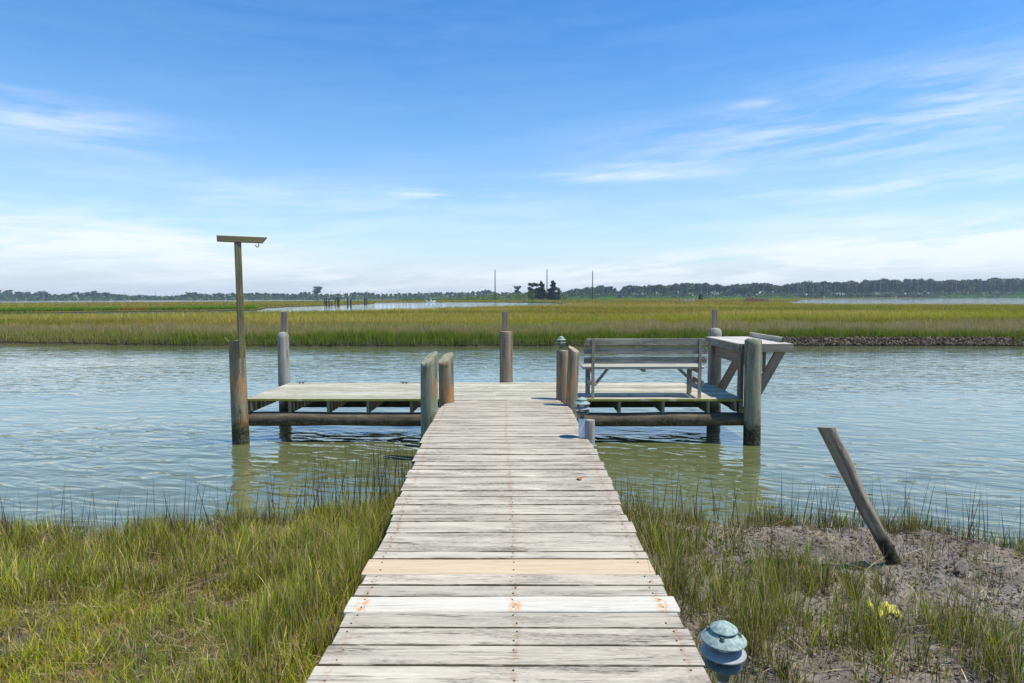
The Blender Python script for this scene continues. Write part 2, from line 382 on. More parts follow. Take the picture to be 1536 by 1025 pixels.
M['hookiron'] = plain('rusty_iron', (.07, .04, .03), .7, .3, .4)
M['white'] = plain('white_hull_paint', (.80, .80, .78), .35, 0, .05)
M['dark'] = plain('black_rubber', (.03, .03, .035), .5, 0, .2)
M['yellow'] = plain('yellow_plastic', (.50, .47, .05), .55, 0, .15, 30.0)
M['rope'] = plain('rope', (.45, .40, .32), .9, 0, .2)

def foliage(name, rough=.6, trans=.35, spec=.03):
    m = bpy.data.materials.new(name); m.use_nodes = True; nt = m.node_tree; nt.nodes.clear()
    out = nt.nodes.new('ShaderNodeOutputMaterial')
    a = nt.nodes.new('ShaderNodeVertexColor'); a.layer_name = 'Col'
    d = nt.nodes.new('ShaderNodeBsdfPrincipled'); d.inputs['Roughness'].default_value = rough; d.inputs['Specular IOR Level'].default_value = spec
    t = nt.nodes.new('ShaderNodeBsdfTranslucent'); mx = nt.nodes.new('ShaderNodeMixShader'); mx.inputs[0].default_value = trans
    nt.links.new(a.outputs[0], d.inputs['Base Color']); nt.links.new(a.outputs[0], t.inputs[0])
    nt.links.new(d.outputs[0], mx.inputs[1]); nt.links.new(t.outputs[0], mx.inputs[2]); nt.links.new(mx.outputs[0], out.inputs[0])
    return m
M['blade'] = foliage('grass_blade', .6, .45)
M['leaf'] = foliage('tree_leaf', .7, .15)
M['straw'] = foliage('straw', .8, .2)

# ------------------------------------------------------------------ water
def make_water():
    m, nt, b = newmat('tidal_water'); L = nt.links.new
    geo = nt.nodes.new('ShaderNodeNewGeometry'); x, y, z = separate(nt, geo.outputs['Position'])
    wx = math_(nt, 'ADD', math_(nt, 'MULTIPLY', x, .96), math_(nt, 'MULTIPLY', y, -.28))
    wy = math_(nt, 'ADD', math_(nt, 'MULTIPLY', y, .96), math_(nt, 'MULTIPLY', x, .28))
    p1 = combine(nt, math_(nt, 'MULTIPLY', x, .55), math_(nt, 'MULTIPLY', y, 1.25))
    p2 = combine(nt, math_(nt, 'MULTIPLY', wx, 1.5), math_(nt, 'MULTIPLY', wy, 4.0), 3.0)
    p3 = combine(nt, math_(nt, 'MULTIPLY', wx, 5.5), math_(nt, 'MULTIPLY', wy, 12.0), 7.0)
    h = math_(nt, 'ADD', math_(nt, 'MULTIPLY', noise(nt, p1, 1.0, 2, .5, .4), .046),
        math_(nt, 'ADD', math_(nt, 'MULTIPLY', noise(nt, p2, 1.0, 2, .4, .9), .050), math_(nt, 'MULTIPLY', noise(nt, p3, 1.0, 1, .5, .6), .0045)))
    wind = noise(nt, combine(nt, math_(nt, 'MULTIPLY', x, .07), math_(nt, 'MULTIPLY', y, .22), 5.0), 1.0, 3, .5)
    h = math_(nt, 'MULTIPLY', h, math_(nt, 'ADD', .28, math_(nt, 'MULTIPLY', ramp(nt, wind, .35, .65), .38)))
    bn = bump(nt, b, h, 1.0, 1.0)
    b.inputs['Coat Weight'].default_value = .45; b.inputs['Specular Tint'].default_value = (1.0, .93, .82, 1); b.inputs['Coat Roughness'].default_value = .03; b.inputs['Coat IOR'].default_value = 1.40
    L(bn.outputs[0], b.inputs['Coat Normal'])
    n = noise(nt, combine(nt, math_(nt, 'MULTIPLY', x, .1), math_(nt, 'MULTIPLY', y, .2)), 1.0, 3)
    L(mixc(nt, n, (.115, .13, .05), (.145, .165, .07)), b.inputs['Base Color'])
    b.inputs['Roughness'].default_value = .025; b.inputs['IOR'].default_value = 2.05
    b.inputs['Specular IOR Level'].default_value = .75
    v = [(-1900, -40, 0), (1900, -40, 0), (1900, 1900, 0), (-1900, 1900, 0)]
    return tag(npmesh('water', v, [[0, 1, 2, 3]], m), kind='structure')
make_water()

# ------------------------------------------------------------------ far land
def ground_mat():
    m, nt, b = newmat('marsh_soil'); geo = nt.nodes.new('ShaderNodeNewGeometry')
    x, y, z = separate(nt, geo.outputs['Position'])
    n = noise(nt, combine(nt, math_(nt, 'MULTIPLY', x, .02), math_(nt, 'MULTIPLY', y, .09)), 1.0, 5, .6)
    n2 = noise(nt, geo.outputs['Position'], 1.3, 4)
    c = mixc(nt, ramp(nt, n, .38, .62), (.17, .14, .015), (.22, .16, .03))
    c = mixc(nt, ramp(nt, n2, .4, .7), c, (.10, .14, .025))
    mud = ramp(nt, z, .12, .22)
    c = mixc(nt, mud, (.05, .042, .03), c); c = mixc(nt, ramp(nt, y, 29.5, 34.0), (.055, .048, .032), c)
    nt.links.new(c, b.inputs['Base Color']); b.inputs['Roughness'].default_value = .95; b.inputs['Specular IOR Level'].default_value = .1
    return m
M['soil'] = ground_mat()
LZ = .24
def G(u, v, z=0.0): p = onz(u, v, z); return (p.x, p.y)
GT = .62                        # height of the grass tops
front = [(-420, 512), (-150, 513), (0, 514), (100, 515), (200, 517), (300, 518.6), (400, 519), (560, 519), (760, 519), (950, 518.6), (1100, 517.8), (1250, 517.5), (1400, 517.5), (1536, 518), (1700, 518.6), (1950, 519.5)]
river_near = [(1950, 456), (1750, 455.6), (1536, 455.4), (1400, 455), (1280, 455), (1220, 454.6), (1165, 453.6)]
river_far = [(1195, 450.3), (1203, 449.4), (1300, 447.6), (1400, 446.6), (1536, 445.6), (1700, 444.8)]
left_back = [(575, 450.3), (480, 451.2), (300, 452.4), (150, 453.2), (0, 454.0), (-150, 454.8), (-420, 456)]
isl_front = [(-420, 473.4), (-150, 471.6), (0, 470.4), (80, 469.9), (150, 468.6), (230, 467.6), (300, 467.0), (385, 465.6), (396, 462.4), (430, 460.5), (480, 459), (520, 457.6), (558, 456), (562, 454.2), (600, 453.9), (700, 453.6), (780, 454), (840, 454.8)]
ch_near = [(858, 456.0), (800, 457.0), (740, 458.3), (690, 460), (640, 461.6), (560, 463.2), (480, 465), (400, 466.0), (300, 466.4), (200, 467.6), (80, 469), (0, 469.6), (-150, 471), (-420, 473)]
far_r = [(1750, 1050), (1600, 1650), (-100, 1650), (-95, 700)]
LANDA = np.array([G(*p) for p in front] + [G(*p, GT) for p in river_near] + [G(*p) for p in river_far] + far_r +
                 [G(*p, GT) for p in left_back] + [G(*p) for p in isl_front] + [G(*p, GT) for p in ch_near])
LANDB = np.array([(-1500, 1000), (-1100, 960), (-700, 1010), (-400, 1000), (-150, 985), (-105, 1300), (-105, 1650), (-1500, 1650)])
def densify(P, noise_amp=.12):
    out = []
    n = len(P)
    for i in range(n):
        a = P[i]; b = P[(i + 1) % n]; L = np.hypot(*(b - a)); dist = max(20, np.hypot(*((a + b) / 2)))
        k = int(min(60, max(1, L / (dist * .012))))
        nrm = np.array([-(b - a)[1], (b - a)[0]]) / max(L, 1e-6)
        for j in range(k):
            q = a + (b - a) * j / k
            if j: q = q + nrm * (fbm(q[0] * 3, q[1] * 3, dist * .05, 5, 3) - .5) * 2 * noise_amp * dist * .12
            out.append(q)
    return np.array(out)
LANDA = densify(LANDA); LANDB = densify(LANDB, .3)
def inpoly(x, y, P):
    ins = np.zeros(x.shape, bool); n = len(P)
    for i in range(n):
        x0, y0 = P[i]; x1, y1 = P[(i + 1) % n]
        if y0 == y1: continue
        c = ((y0 > y) != (y1 > y)) & (x < (x1 - x0) * (y - y0) / (y1 - y0) + x0)
        ins ^= c
    return ins
def land(name, P, label=None):
    bm = bmesh.new(); n = len(P)
    top = [bm.verts.new((p[0], p[1], LZ)) for p in P]
    f = bm.faces.new(top); f.normal_update()
    flip = f.normal.z < 0
    # bank slope: outward offset at the foot
    ctr = P; foot = []
    for i in range(n):
        t = P[(i + 1) % n] - P[i - 1]; t = t / max(1e-6, np.hypot(*t)); nr = np.array([t[1], -t[0]]) * (1 if not flip else -1)
        w = .25 * (1 + .6 * (vn(P[i][0] * 3, P[i][1] * 3, 1, 2)))
        foot.append(bm.verts.new((P[i][0] + nr[0] * w, P[i][1] + nr[1] * w, -.25)))
    for i in range(n):
        j = (i + 1) % n; bm.faces.new((top[i], foot[i], foot[j], top[j]))
    bmesh.ops.triangulate(bm, faces=[f])
    bmesh.ops.recalc_face_normals(bm, faces=bm.faces)
    me = bpy.data.meshes.new(name); bm.to_mesh(me); bm.free(); me.materials.append(M['soil'])
    o = bpy.data.objects.new(name, me); COL.objects.link(o); return tag(o, kind='structure')
land('marsh_ground', LANDA); land('far_shore_ground', LANDB)

# ------------------------------------------------------------------ blades of grass (vectorised)
def blades(name, x, y, z, h, w, cb, ct, lean=.25, curve=.3, segs=3, label=None, cat=None, mat=None, leandir=None, rise=None):
    n = len(x)
    az_ = rng.uniform(0, 2 * np.pi, n) if leandir is None else leandir + rng.normal(0, .7, n)
    ln = np.abs(rng.normal(0, lean, n)); cv = np.abs(rng.normal(0, curve, n))
    face = rng.uniform(0, np.pi, n)
    wx = np.cos(face); wy = np.sin(face)
    V = []; C = []
    for k in range(segs + 1):
        t = k / segs
        off = h * (ln * t + cv * t * t)
        zz = z + h * t * np.sqrt(np.clip(1 - np.clip(ln + cv * t, 0, .9) ** 2 * .7, .2, 1))
        if rise is not None: zz = z + h * t * rise
        cx = x + np.cos(az_) * off; cy = y + np.sin(az_) * off
        ww = w * (1 - t ** 1.5) * .5
        col = cb * (1 - t) + ct * t
        if k < segs:
            V += [np.stack([cx - wx * ww, cy - wy * ww, zz], 1), np.stack([cx + wx * ww, cy + wy * ww, zz], 1)]; C += [col, col]
        else:
            V.append(np.stack([cx, cy, zz], 1)); C.append(col)
    nv = 2 * segs + 1
    Vv = np.stack(V, 1).reshape(-1, 3); Cc = np.stack(C, 1).reshape(-1, 3)
    base = np.arange(n)[:, None] * nv
    tris = []
    for k in range(segs - 1):
        a = 2 * k; tris += [[a, a + 1, a + 3], [a, a + 3, a + 2]]
    a = 2 * (segs - 1); tris.append([a, a + 1, a + 2])
    T = (base[:, :, None] + np.array(tris)[None]).reshape(-1, 3)
    o = npmesh(name, Vv, T, mat or M['blade'], Cc)
    return tag(o, label, cat, kind='stuff')
def pal(n, cols, wts, jit=.18):
    cols = np.array(cols); i = rng.choice(len(cols), n, p=np.array(wts) / np.sum(wts)) if np.ndim(wts) == 1 else np.array([rng.choice(len(cols), p=w) for w in wts])
    return cols[i] * (1 + rng.normal(0, jit, (n, 1))).clip(.4, 1.7)

GREEN = (.17, .26, .030); LIME = (.40, .42, .03); OLIVE = (.44, .38, .05); TAN = (.60, .45, .14); OCHRE = (.42, .29, .06); DEAD = (.20, .16, .09); ROSE = (.58, .43, .27)
def marsh():
    # front rows across the water: tall stalks, green below, straw tips
    n = 230000
    yy = rng.uniform(26, 36, n); xx = rng.uniform(-1.05, 1.05, n) * yy
    k = inpoly(xx, yy + .28, LANDA); xx = xx[k]; yy = yy[k]; n = len(xx)
    edge = inpoly(xx, yy - .9, LANDA)
    bare = (xx > 9) & ~inpoly(xx, yy - .15, LANDA) & (vn(xx, yy, .6, 4) < .9)
    xx = xx[~bare]; yy = yy[~bare]; edge = edge[~bare]; n = len(xx)
    nz = (fbm(xx, yy, 2.5, 1) + 1.2 * (fbm(xx, yy, .55, 19, 2) - .5)).clip(0, 1.2); nb = fbm(xx, yy, 7, 8)
    inn = inpoly(xx, yy - .1, LANDA)
    h = (.34 + .40 * nz) * rng.uniform(.65, 1.15, n) * np.where(edge, 1, .82)
    lush = sstep(nb, .5, .62)[:, None] * sstep(-np.abs(xx + 3), -14, -6)[:, None] + .15
    cb = pal(n, [GREEN, (.09, .13, .03), DEAD], [.6, .25, .15])
    tip = pal(n, [ROSE, TAN, (.40, .27, .17), OLIVE, GREEN], [.34, .22, .22, .12, .10]); far_ = sstep(yy, 28.4, 29.6)[:, None]; cb = cb * (1 - .5 * far_) + tip * .5 * far_
    gt = pal(n, [LIME, GREEN], [.7, .3])
    ct = tip * (1 - lush.clip(0, 1) * np.where(edge, .25, 1)[:, None]) + gt * lush.clip(0, 1) * np.where(edge, .25, 1)[:, None]
    ct = np.where(edge[:, None], ct, cb * .5 + gt * .5)
    blades('marsh_grass_fringe', xx, yy, np.where(inn, LZ, .06), h, .022, cb * 1.0, ct, .16, .18, 2, 'tall green marsh grass with straw tips along the opposite bank', 'marsh grass')
    # the open marsh behind
    n = 260000
    r = 34 + 130 * rng.random(n) ** 1.7; a = rng.uniform(-.86, .86, n)
    xx = r * np.tan(a) * .9; yy = r
    k = inpoly(xx, yy, LANDA); xx = xx[k]; yy = yy[k]; n = len(xx)
    band = fbm(xx * .22, yy, 7.5, 3, 3) ; b2 = fbm(xx * .35, yy, 14, 11, 3); b3 = fbm(xx * .3, yy, 4, 21, 2)
    w = [np.stack([sstep(band, .52, .66) * 1.2 + .08, sstep(-band, -.50, -.36) * 1.0 + .05, sstep(b2, .5, .62) * .9 + .05, sstep(-b2, -.45, -.34) * 1.0 + .05, .25 * np.ones(n)], 1)]
    w = w[0]; w /= w.sum(1, keepdims=True)
    cs = np.cumsum(w, 1); rr = rng.random(n)[:, None]; idx = (rr > cs).sum(1).clip(0, 4)
    P = np.array([LIME, OCHRE, TAN, GREEN, OLIVE])
    ct = P[idx] * 1.05 * (1 + rng.normal(0, .15, (n, 1))).clip(.5, 1.5) * (.8 + .4 * b3[:, None])
    hh = rng.uniform(.32, .58, n) * (.75 + .5 * b3)
    blades('open_marsh_grass', xx, yy, np.full(n, LZ), hh, .035 * (yy / 45) ** .8, ct * .65, ct, .28, .3, 2, 'olive and ochre marsh meadow stretching to the far creek', 'marsh grass')
    # far away meadow, bigger tufts
    n = 120000
    r = 160 + 760 * rng.random(n) ** 1.6; a = rng.uniform(-.84, .84, n); xx = r * np.tan(a) * .9; yy = r
    k = inpoly(xx, yy, LANDA); xx = xx[k]; yy = yy[k]; n = len(xx)
    b2 = fbm(xx * .2, yy, 60, 31, 3)
    ct = np.where(b2[:, None] > .5, np.array(OLIVE), np.array((.38, .29, .10))) * (1 + rng.normal(0, .18, (n, 1))).clip(.5, 1.5)
    g = (fbm(xx * .2, yy, 50, 41, 3) > .56)[:, None]; ct = np.where(g, np.array((.17, .30, .04)) * (1 + rng.normal(0, .1, (n, 1))), ct)
    blades('distant_meadow_grass', xx, yy, np.full(n, LZ), rng.uniform(.35, .75, n), .25 * (yy / 200) ** .7, ct * .7, ct, .2, .3, 2, 'thin far strips of green and brown meadow beyond the creek', 'marsh grass')
    # bright green edge of the island on the left
    n = 26000
    a = rng.uniform(0, 1, n); P0 = np.array([G(*p) for p in isl_front[2:8]]); s = a * (len(P0) - 1); i = s.astype(int).clip(0, len(P0) - 2); f = (s - i)[:, None]
    q = P0[i] * (1 - f) + P0[i + 1] * f; q = q * (1 + rng.random((n, 1)) ** 1.5 * .10 + .006)
    gch = fbm(q[:, 0], q[:, 1] * .2, 14, 6, 3)
    ct = np.where((gch > .42)[:, None], np.array((.24, .38, .035)), np.array(OCHRE)) * (1 + rng.normal(0, .15, (n, 1))).clip(.6, 1.4)
    blades('creek_edge_grass', q[:, 0], q[:, 1], np.full(n, LZ), rng.uniform(.4, .75, n) * (.6 + .7 * gch), .09, ct * .6, ct, .2, .2, 2, 'bright green grass edging the narrow creek on the left', 'marsh grass')
marsh()

def oyster_bank():
    n = 16000
    u = 1085 + 720 * rng.random(n); V = []; Fc = []; C = []
    P0 = np.array([G(*p) for p in front[10:]]); us = np.array([p[0] for p in front[10:]], float)
    px_ = np.interp(u, us, P0[:, 0]); py_ = np.interp(u, us, P0[:, 1])
    t = rng.random(n) ** 1.6; py_ = py_ - .42 + 1.0 * t; off_ = -.42 + 1.0 * t; z = .25 * np.clip((off_ + .42) / .42, 0, 1) + rng.uniform(-.03, .04, n)
    s = rng.uniform(.025, .10, n)
    octa = np.array([(1, 0, 0), (0, 1, 0), (-1, 0, 0), (0, -1, 0), (0, 0, .9), (0, 0, -.5)])
    faces = np.array([(0, 1, 4), (1, 2, 4), (2, 3, 4), (3, 0, 4), (1, 0, 5), (2, 1, 5), (3, 2, 5), (0, 3, 5)])
    vv = octa[None] * s[:, None, None] * rng.uniform(.6, 1.5, (n, 6, 3)); vv += np.stack([px_, py_, z], 1)[:, None]
    col = pal(n, [(.07, .06, .042), (.12, .10, .072), (.035, .03, .022), (.18, .16, .13)], [.4, .3, .24, .06])
    o = npmesh('oyster_bank', vv.reshape(-1, 3), (faces[None] + np.arange(n)[:, None, None] * 6).reshape(-1, 3), M['leaf'], np.repeat(col, 6, 0))
    tag(o, 'dark lumpy oyster and mud bank along the foot of the opposite marsh', 'oyster bank', kind='stuff')
oyster_bank()

# ------------------------------------------------------------------ far trees
def leafcloud(n, c, r, size, col, jit=.25, flat=.0):
    """n random triangles filling an ellipsoid, denser near its skin"""
    d = rng.normal(0, 1, (n, 3)); d /= np.linalg.norm(d, axis=1, keepdims=True)
    q = np.array(c) + d * np.array(r) * (rng.random((n, 1)) ** .4)
    a = rng.normal(0, 1, (n, 3)); a /= np.linalg.norm(a, axis=1, keepdims=True)
    b = np.cross(a, rng.normal(0, 1, (n, 3))); b /= np.linalg.norm(b, axis=1, keepdims=True)
    s = size * rng.uniform(.6, 1.4, (n, 1))
    V = np.stack([q + a * s, q - a * s * .5 + b * s * .8, q - a * s * .5 - b * s * .8], 1)
    cc = np.array(col) * (1 + rng.normal(0, jit, (n, 1))).clip(.35, 1.8)
    return V.reshape(-1, 3), np.repeat(cc, 3, 0)
def stick(a, b, r0, r1, col, n=5):
    a = np.array(a, float); b = np.array(b, float); t = (b - a) / np.linalg.norm(b - a)
    ex = np.cross(t, (0, 1, .1)); ex /= np.linalg.norm(ex); ey = np.cross(t, ex)
    V = []
    for k in range(n):
        a0 = 2 * math.pi * k / n; a1 = 2 * math.pi * (k + 1) / n
        p0 = a + (ex * math.cos(a0) + ey * math.sin(a0)) * r0; p1 = a + (ex * math.cos(a1) + ey * math.sin(a1)) * r0
        p2 = b + (ex * math.cos(a1) + ey * math.sin(a1)) * r1; p3 = b + (ex * math.cos(a0) + ey * math.sin(a0)) * r1
        V += [p0, p1, p2, p0, p2, p3]
    V = np.array(V); return V, np.tile(np.array(col, float), (len(V), 1))
class Soup:
    def __init__(s): s.V = []; s.C = []
    def add(s, vc): s.V.append(vc[0]); s.C.append(vc[1])
    def build(s, name, parent=None, mat=None, label=None, loc=None):
        V = np.concatenate(s.V); C = np.concatenate(s.C)
        o = npmesh(name, V, np.arange(len(V)).reshape(-1, 3), mat or M['leaf'], C, parent=parent, loc=loc)
        if label: o['label'] = label
        return o
LEAFD = (.075, .120, .050); LEAFB = (.052, .090, .058); LEAFG = (.12, .21, .055); TRUNK = (.30, .27, .24)
def wood_mass(name, prof, dist, label, depth=60, step=4.5, under=True, dens=1.0, snags=(), gaps=()):
    S = Soup()
    us = np.array([p[0] for p in prof], float); vs = np.array([p[1] for p in prof], float)
    u = us[0]
    while u < us[-1]:
        for row in range(3):
            uu = u + rng.uniform(-3, 3); D = dist + row * depth * .33 + rng.uniform(-8, 8)
            vt = np.interp(uu, us, vs) + abs(rng.normal(0, 1.0)) + row * .3
            p = aty(uu, vt, D); H = p.z
            if H < 2: continue
            x = p.x; H *= rng.uniform(.94, 1.05)
            pine = rng.random() < .65
            base = tuple(q * rng.uniform(.7, 1.5) for q in (LEAFB if rng.random() < .6 else LEAFD))
            if pine:
                S.add(stick((x, D - 5, 0), (x + rng.normal(0, .4), D - 5, H * .9), .38, .2, TRUNK, 4))
                for k in range(7):
                    cz = H * (rng.uniform(.52, .93) if 890 < uu < 1185 else rng.uniform(.30, .93)); rr = H * rng.uniform(.08, .15)
                    S.add(leafcloud(int(26 * dens), (x + rng.normal(0, H * .07), D + rng.normal(0, 2), cz), (rr, rr, rr * .55), 1.0, base))
            else:
                for k in range(4):
                    cz = H * rng.uniform(.30, .85); rr = H * rng.uniform(.14, .22)
                    S.add(leafcloud(int(32 * dens), (x + rng.normal(0, H * .10), D + rng.normal(0, 2), cz), (rr, rr, rr * .8), 1.2, base if rng.random() < .6 else LEAFG))
        if under:
            for q in range(3):
                uu = u + rng.uniform(-3, 3); p = aty(uu, 440, dist - 12); hh = rng.uniform(3.0, 9.5)
                S.add(leafcloud(int(34 * dens), (p.x, dist - 12 + rng.normal(0, 4), hh * .45), (rng.uniform(3, 6), 3, hh * .55), 1.0, LEAFG if rng.random() < .5 else LEAFD))
        u += step
    for (su, sv) in snags:
        p = aty(su, sv, dist - 5); S.add(stick((p.x, dist - 5, 0), (p.x + rng.normal(0, .5), dist - 5, p.z), .38, .15, (.30, .28, .26), 4))
        for k in range(3):
            zz = p.z * rng.uniform(.6, .95); S.add(stick((p.x, dist - 5, zz), (p.x + rng.uniform(-2, 2), dist - 5, zz + rng.uniform(.5, 2)), .15, .08, (.30, .28, .26), 3))
    o = S.build(name); return tag(o, label, 'woodland', kind='stuff')
left_prof = [(-260, 437), (0, 434), (14, 434), (20, 440), (28, 436), (46, 436), (52, 440), (60, 436), (68, 436), (76, 441), (88, 441), (98, 439), (104, 440), (112, 437.5), (124, 438), (132, 437),
             (140, 434), (146, 438), (155, 436.5), (162, 438), (174, 440), (184, 442), (200, 443), (212, 441), (225, 443), (270, 443), (280, 439), (289, 436), (296, 439), (306, 438), (318, 441), (330, 437.5), (336, 440),
             (348, 438), (360, 440), (400, 438), (410, 439), (440, 440), (455, 437), (466, 438), (500, 441), (515, 440), (535, 437), (550, 437.5), (570, 440), (620, 439), (650, 437.5), (680, 437), (690, 438), (715, 436),
             (735, 434), (745, 438), (800, 438), (850, 438), (870, 437)]
sn = [(150, 438), (187, 436), (194, 440), (219, 440), (233, 436), (248, 439), (257, 440), (261, 438), (267, 438), (273, 440), (497, 436), (511, 434), (515, 438), (551, 434), (562, 436), (596, 436), (644, 433), (766, 432), (430, 438), (240, 441)]
wood_mass('distant_woodland', left_prof, 1040, 'low bluish far wood along the left and middle horizon', snags=sn, step=4.2)
right_prof = [(848, 436), (870, 432), (884, 430), (900, 428), (915, 429), (925, 433), (930, 437), (936, 431), (942, 428), (965, 428), (972, 426.5), (985, 426), (995, 427), (1006, 427), (1012, 425), (1020, 424), (1050, 423.5),
              (1080, 425), (1086, 429), (1092, 427), (1100, 426), (1108, 425), (1130, 423.5), (1150, 424.5), (1162, 426), (1176, 427.5), (1185, 424), (1200, 422), (1215, 420.5), (1235, 421.5), (1260, 421), (1300, 420),
              (1330, 417.5), (1355, 416.5), (1385, 417), (1400, 419.5), (1430, 419), (1460, 417.5), (1500, 416.5), (1536, 415.5), (1640, 414), (1800, 415)]
wood_mass('right_pine_woodland', right_prof, 800, 'taller hazy pine wood along the right horizon beyond the river', step=3.8, dens=1.5)

def tree(name, u, vtop, D, halfw, kind, label, group=None, col=LEAFD):
    p = aty(u, vtop, D); H = p.z; x = p.x
    t = thing(name, (x, D, LZ), label, 'tree', group)
    tr = Soup(); tr.add(stick((x, D, LZ - .1), (x + .2, D, H * .93), H * .022 + .06, H * .006 + .03, (.16, .13, .11), 8))
    cr = Soup(); sz = max(.25, H * .03)
    if kind == 'cedar':
        for k in range(44):
            f = rng.uniform(.02, .95); rr = halfw * (1 - f) ** .6 * rng.uniform(.7, 1.15); a = rng.uniform(0, 6.28)
            cc = col if rng.random() < .6 else tuple(q * 1.5 for q in col)
            cr.add(leafcloud(110, (x + math.cos(a) * rr * .5, D + math.sin(a) * rr * .5, H * (.03 + .95 * f)), (max(.4, rr * .55), max(.4, rr * .55), H * .07), sz, cc, .3))
    elif kind == 'pine':
        for k in range(20):
            f = rng.uniform(.42, .97); a = rng.uniform(0, 6.28); rr = halfw * rng.uniform(.25, .85)
            c = (x + math.cos(a) * rr, D + math.sin(a) * rr, H * f)
            tr.add(stick((x, D, H * (f - .08)), c, H * .008 + .03, .03, (.17, .14, .12), 5))
            cr.add(leafcloud(130, c, (halfw * .42, halfw * .42, H * .075), sz, col if rng.random() < .6 else tuple(q * 1.4 for q in col), .3))
    else:   # round bushy
        for k in range(14):
            a = rng.uniform(0, 6.28); f = rng.uniform(.1, .85); rr = halfw * rng.uniform(.1, .7)
            cr.add(leafcloud(100, (x + math.cos(a) * rr, D + math.sin(a) * rr, H * f), (halfw * .4, halfw * .4, H * .16), sz, col if rng.random() < .6 else tuple(q * 1.35 for q in col), .3))
    tr.build('trunk', t, M['straw']); cr.build('crown', t)
    return t
tree('pine_tree', 475, 430, 1000, 8.5, 'pine', 'tall broad-topped pine standing above the distant wood left of the old pilings', col=LEAFB)
tree('pine_tree', 776, 429.5, 620, 3.2, 'pine', 'slim flat-topped pine with bare stem between the left and middle tall poles')
tree('pine_tree', 799, 424, 410, 3.4, 'pine', 'gappy small pine leftmost of the three dark trees by the middle pole', 'dark trees by the middle pole', col=(.035, .045, .02))
tree('cedar_tree', 812, 421, 405, 5.4, 'cedar', 'dark conical cedar just left of the middle tall pole', 'dark trees by the middle pole', col=(.026, .046, .026))
tree('cedar_tree', 829, 420.5, 400, 5.4, 'cedar', 'dark ragged cedar just right of the middle tall pole', 'dark trees by the middle pole', col=(.022, .036, .026))
tree('leafy_shrub', 838.5, 431, 402, 1.9, 'bush', 'light green shrub against the right side of the dark cedars', col=(.08, .12, .035))['category'] = 'shrub'
tree('leafy_shrub', 797, 434, 400, 3.0, 'bush', 'bright green bush at the foot of the gappy small pine', col=(.09, .15, .03))['category'] = 'shrub'
tree('leafy_shrub', 1051, 441, 350, 1.6, 'bush', 'small dark round bush alone on the marsh before the right wood', col=(.045, .06, .03))['category'] = 'shrub'
def thicket():
    S = Soup()
    for k in range(190):
        u = rng.uniform(600, 850); w = math.exp(-((u - 780) / 70) ** 2); D = rng.uniform(405, 440)
        x = aty(u, 445, D).x; hh = 1.4 + 5.0 * w * rng.uniform(.5, 1.0)
        S.add(leafcloud(45, (x, D, LZ + hh * .5), (rng.uniform(1.5, 3.5), 1.5, hh * .5), .38, (.13, .22, .045) if rng.random() < .75 else (.24, .20, .08)))
    for k in range(110):
        u = rng.uniform(850, 1200) if k < 70 else rng.uniform(1400, 1560); D = rng.uniform(640, 690) if k < 70 else rng.uniform(735, 760)
        x = aty(u, 445, D).x
        S.add(leafcloud(40, (x, D, LZ + .9), (rng.uniform(5, 9), 2, 1.9 if k < 70 else 2.8), .6, (.13, .30, .05)))
    tag(S.build('shrub_thicket'), 'low bright green scrub strip in front of the far woods', 'scrub', kind='stuff')
thicket()

# ------------------------------------------------------------------ far man-made things
def bare_pole(u, vt, D, label, r=.36):
    p = aty(u, vt, D)
    t = thing('tall_pole', (p.x, D, LZ), label, 'pole', 'tall bare poles on the marsh')
    mb = MB(); mb.tube([(p.x, D, LZ - .3), (p.x, D, p.z * .5), (p.x + .02, D, p.z)], [r, r * .9, r * .7], 10, .02); mb.build('shaft', M['oldpost'], t, True)
    mb = MB(); mb.tube([(p.x, D, p.z + .001), (p.x, D, p.z + .5)], [r * .8, r * .15], 10); mb.build('cap', M['iron'], t, True)
bare_pole(742.5, 405.5, 400, 'leftmost of the three tall bare poles, rising alone above low scrub')
bare_pole(820.5, 405, 404, 'middle tall bare pole rising between the two dark cedars')
bare_pole(889, 407, 415, 'rightmost of the three tall bare poles, before the pine wood')

def far_post(mb, u, vt, vb, D=None, r=.22, du=0):
    b = onz(u + du, vb, 0) if D is None else aty(u + du, vb, D); D_ = b.y; p = aty(u, vt, D_)
    mb.tube([(b.x, D_, -.6), (b.x, D_, .1), (p.x, D_, p.z)], [r, r, r * .85], 8, .03); return b, p
b0 = onz(498, 458.5, 0)
rd = thing('ruined_dock', (b0.x, b0.y, 0), 'ruined old dock with crooked pilings and a crossbeam in the far channel', 'ruined dock')
for (u, vt, vb, du) in ((487, 447.5, 458, 0), (489.6, 445.5, 458.6, 0), (493.6, 449, 459.6, 0), (496.5, 453, 458.6, 1), (505, 446.5, 458.2, -3), (506.6, 446, 458.3, 0), (508.6, 447, 458.3, 0)):
    mb = MB(); far_post(mb, u, vt, vb, b0.y if du == 0 and vb < 459 else None, .2, du); mb.build('piling', M['oldpost'], rd, True)
mb = MB(); mb.beam(aty(489, 448.8, b0.y - .3), aty(508, 449.2, b0.y - .3), .2, .28); mb.build('crossbeam', M['oldpost'], rd)
mb = MB(); mb.beam(aty(487, 454.0, b0.y + .3), aty(494, 453.5, b0.y + .3), .2, .22); mb.build('crossbeam', M['oldpost'], rd)
def lone_piling(u, vt, vb, label):
    b = onz(u, vb, 0); t = thing('old_piling', (b.x, b.y, 0), label, 'piling', 'lone old pilings in the far channel')
    mb = MB(); far_post(mb, u, vt, vb, None, .24); mb.build('post', M['oldpost'], t, True)
lone_piling(521.6, 448, 459.4, 'left one of the two free-standing pilings just right of the ruined dock')
lone_piling(526.2, 449, 460.6, 'shorter right one of the two free-standing pilings beside the ruined dock')
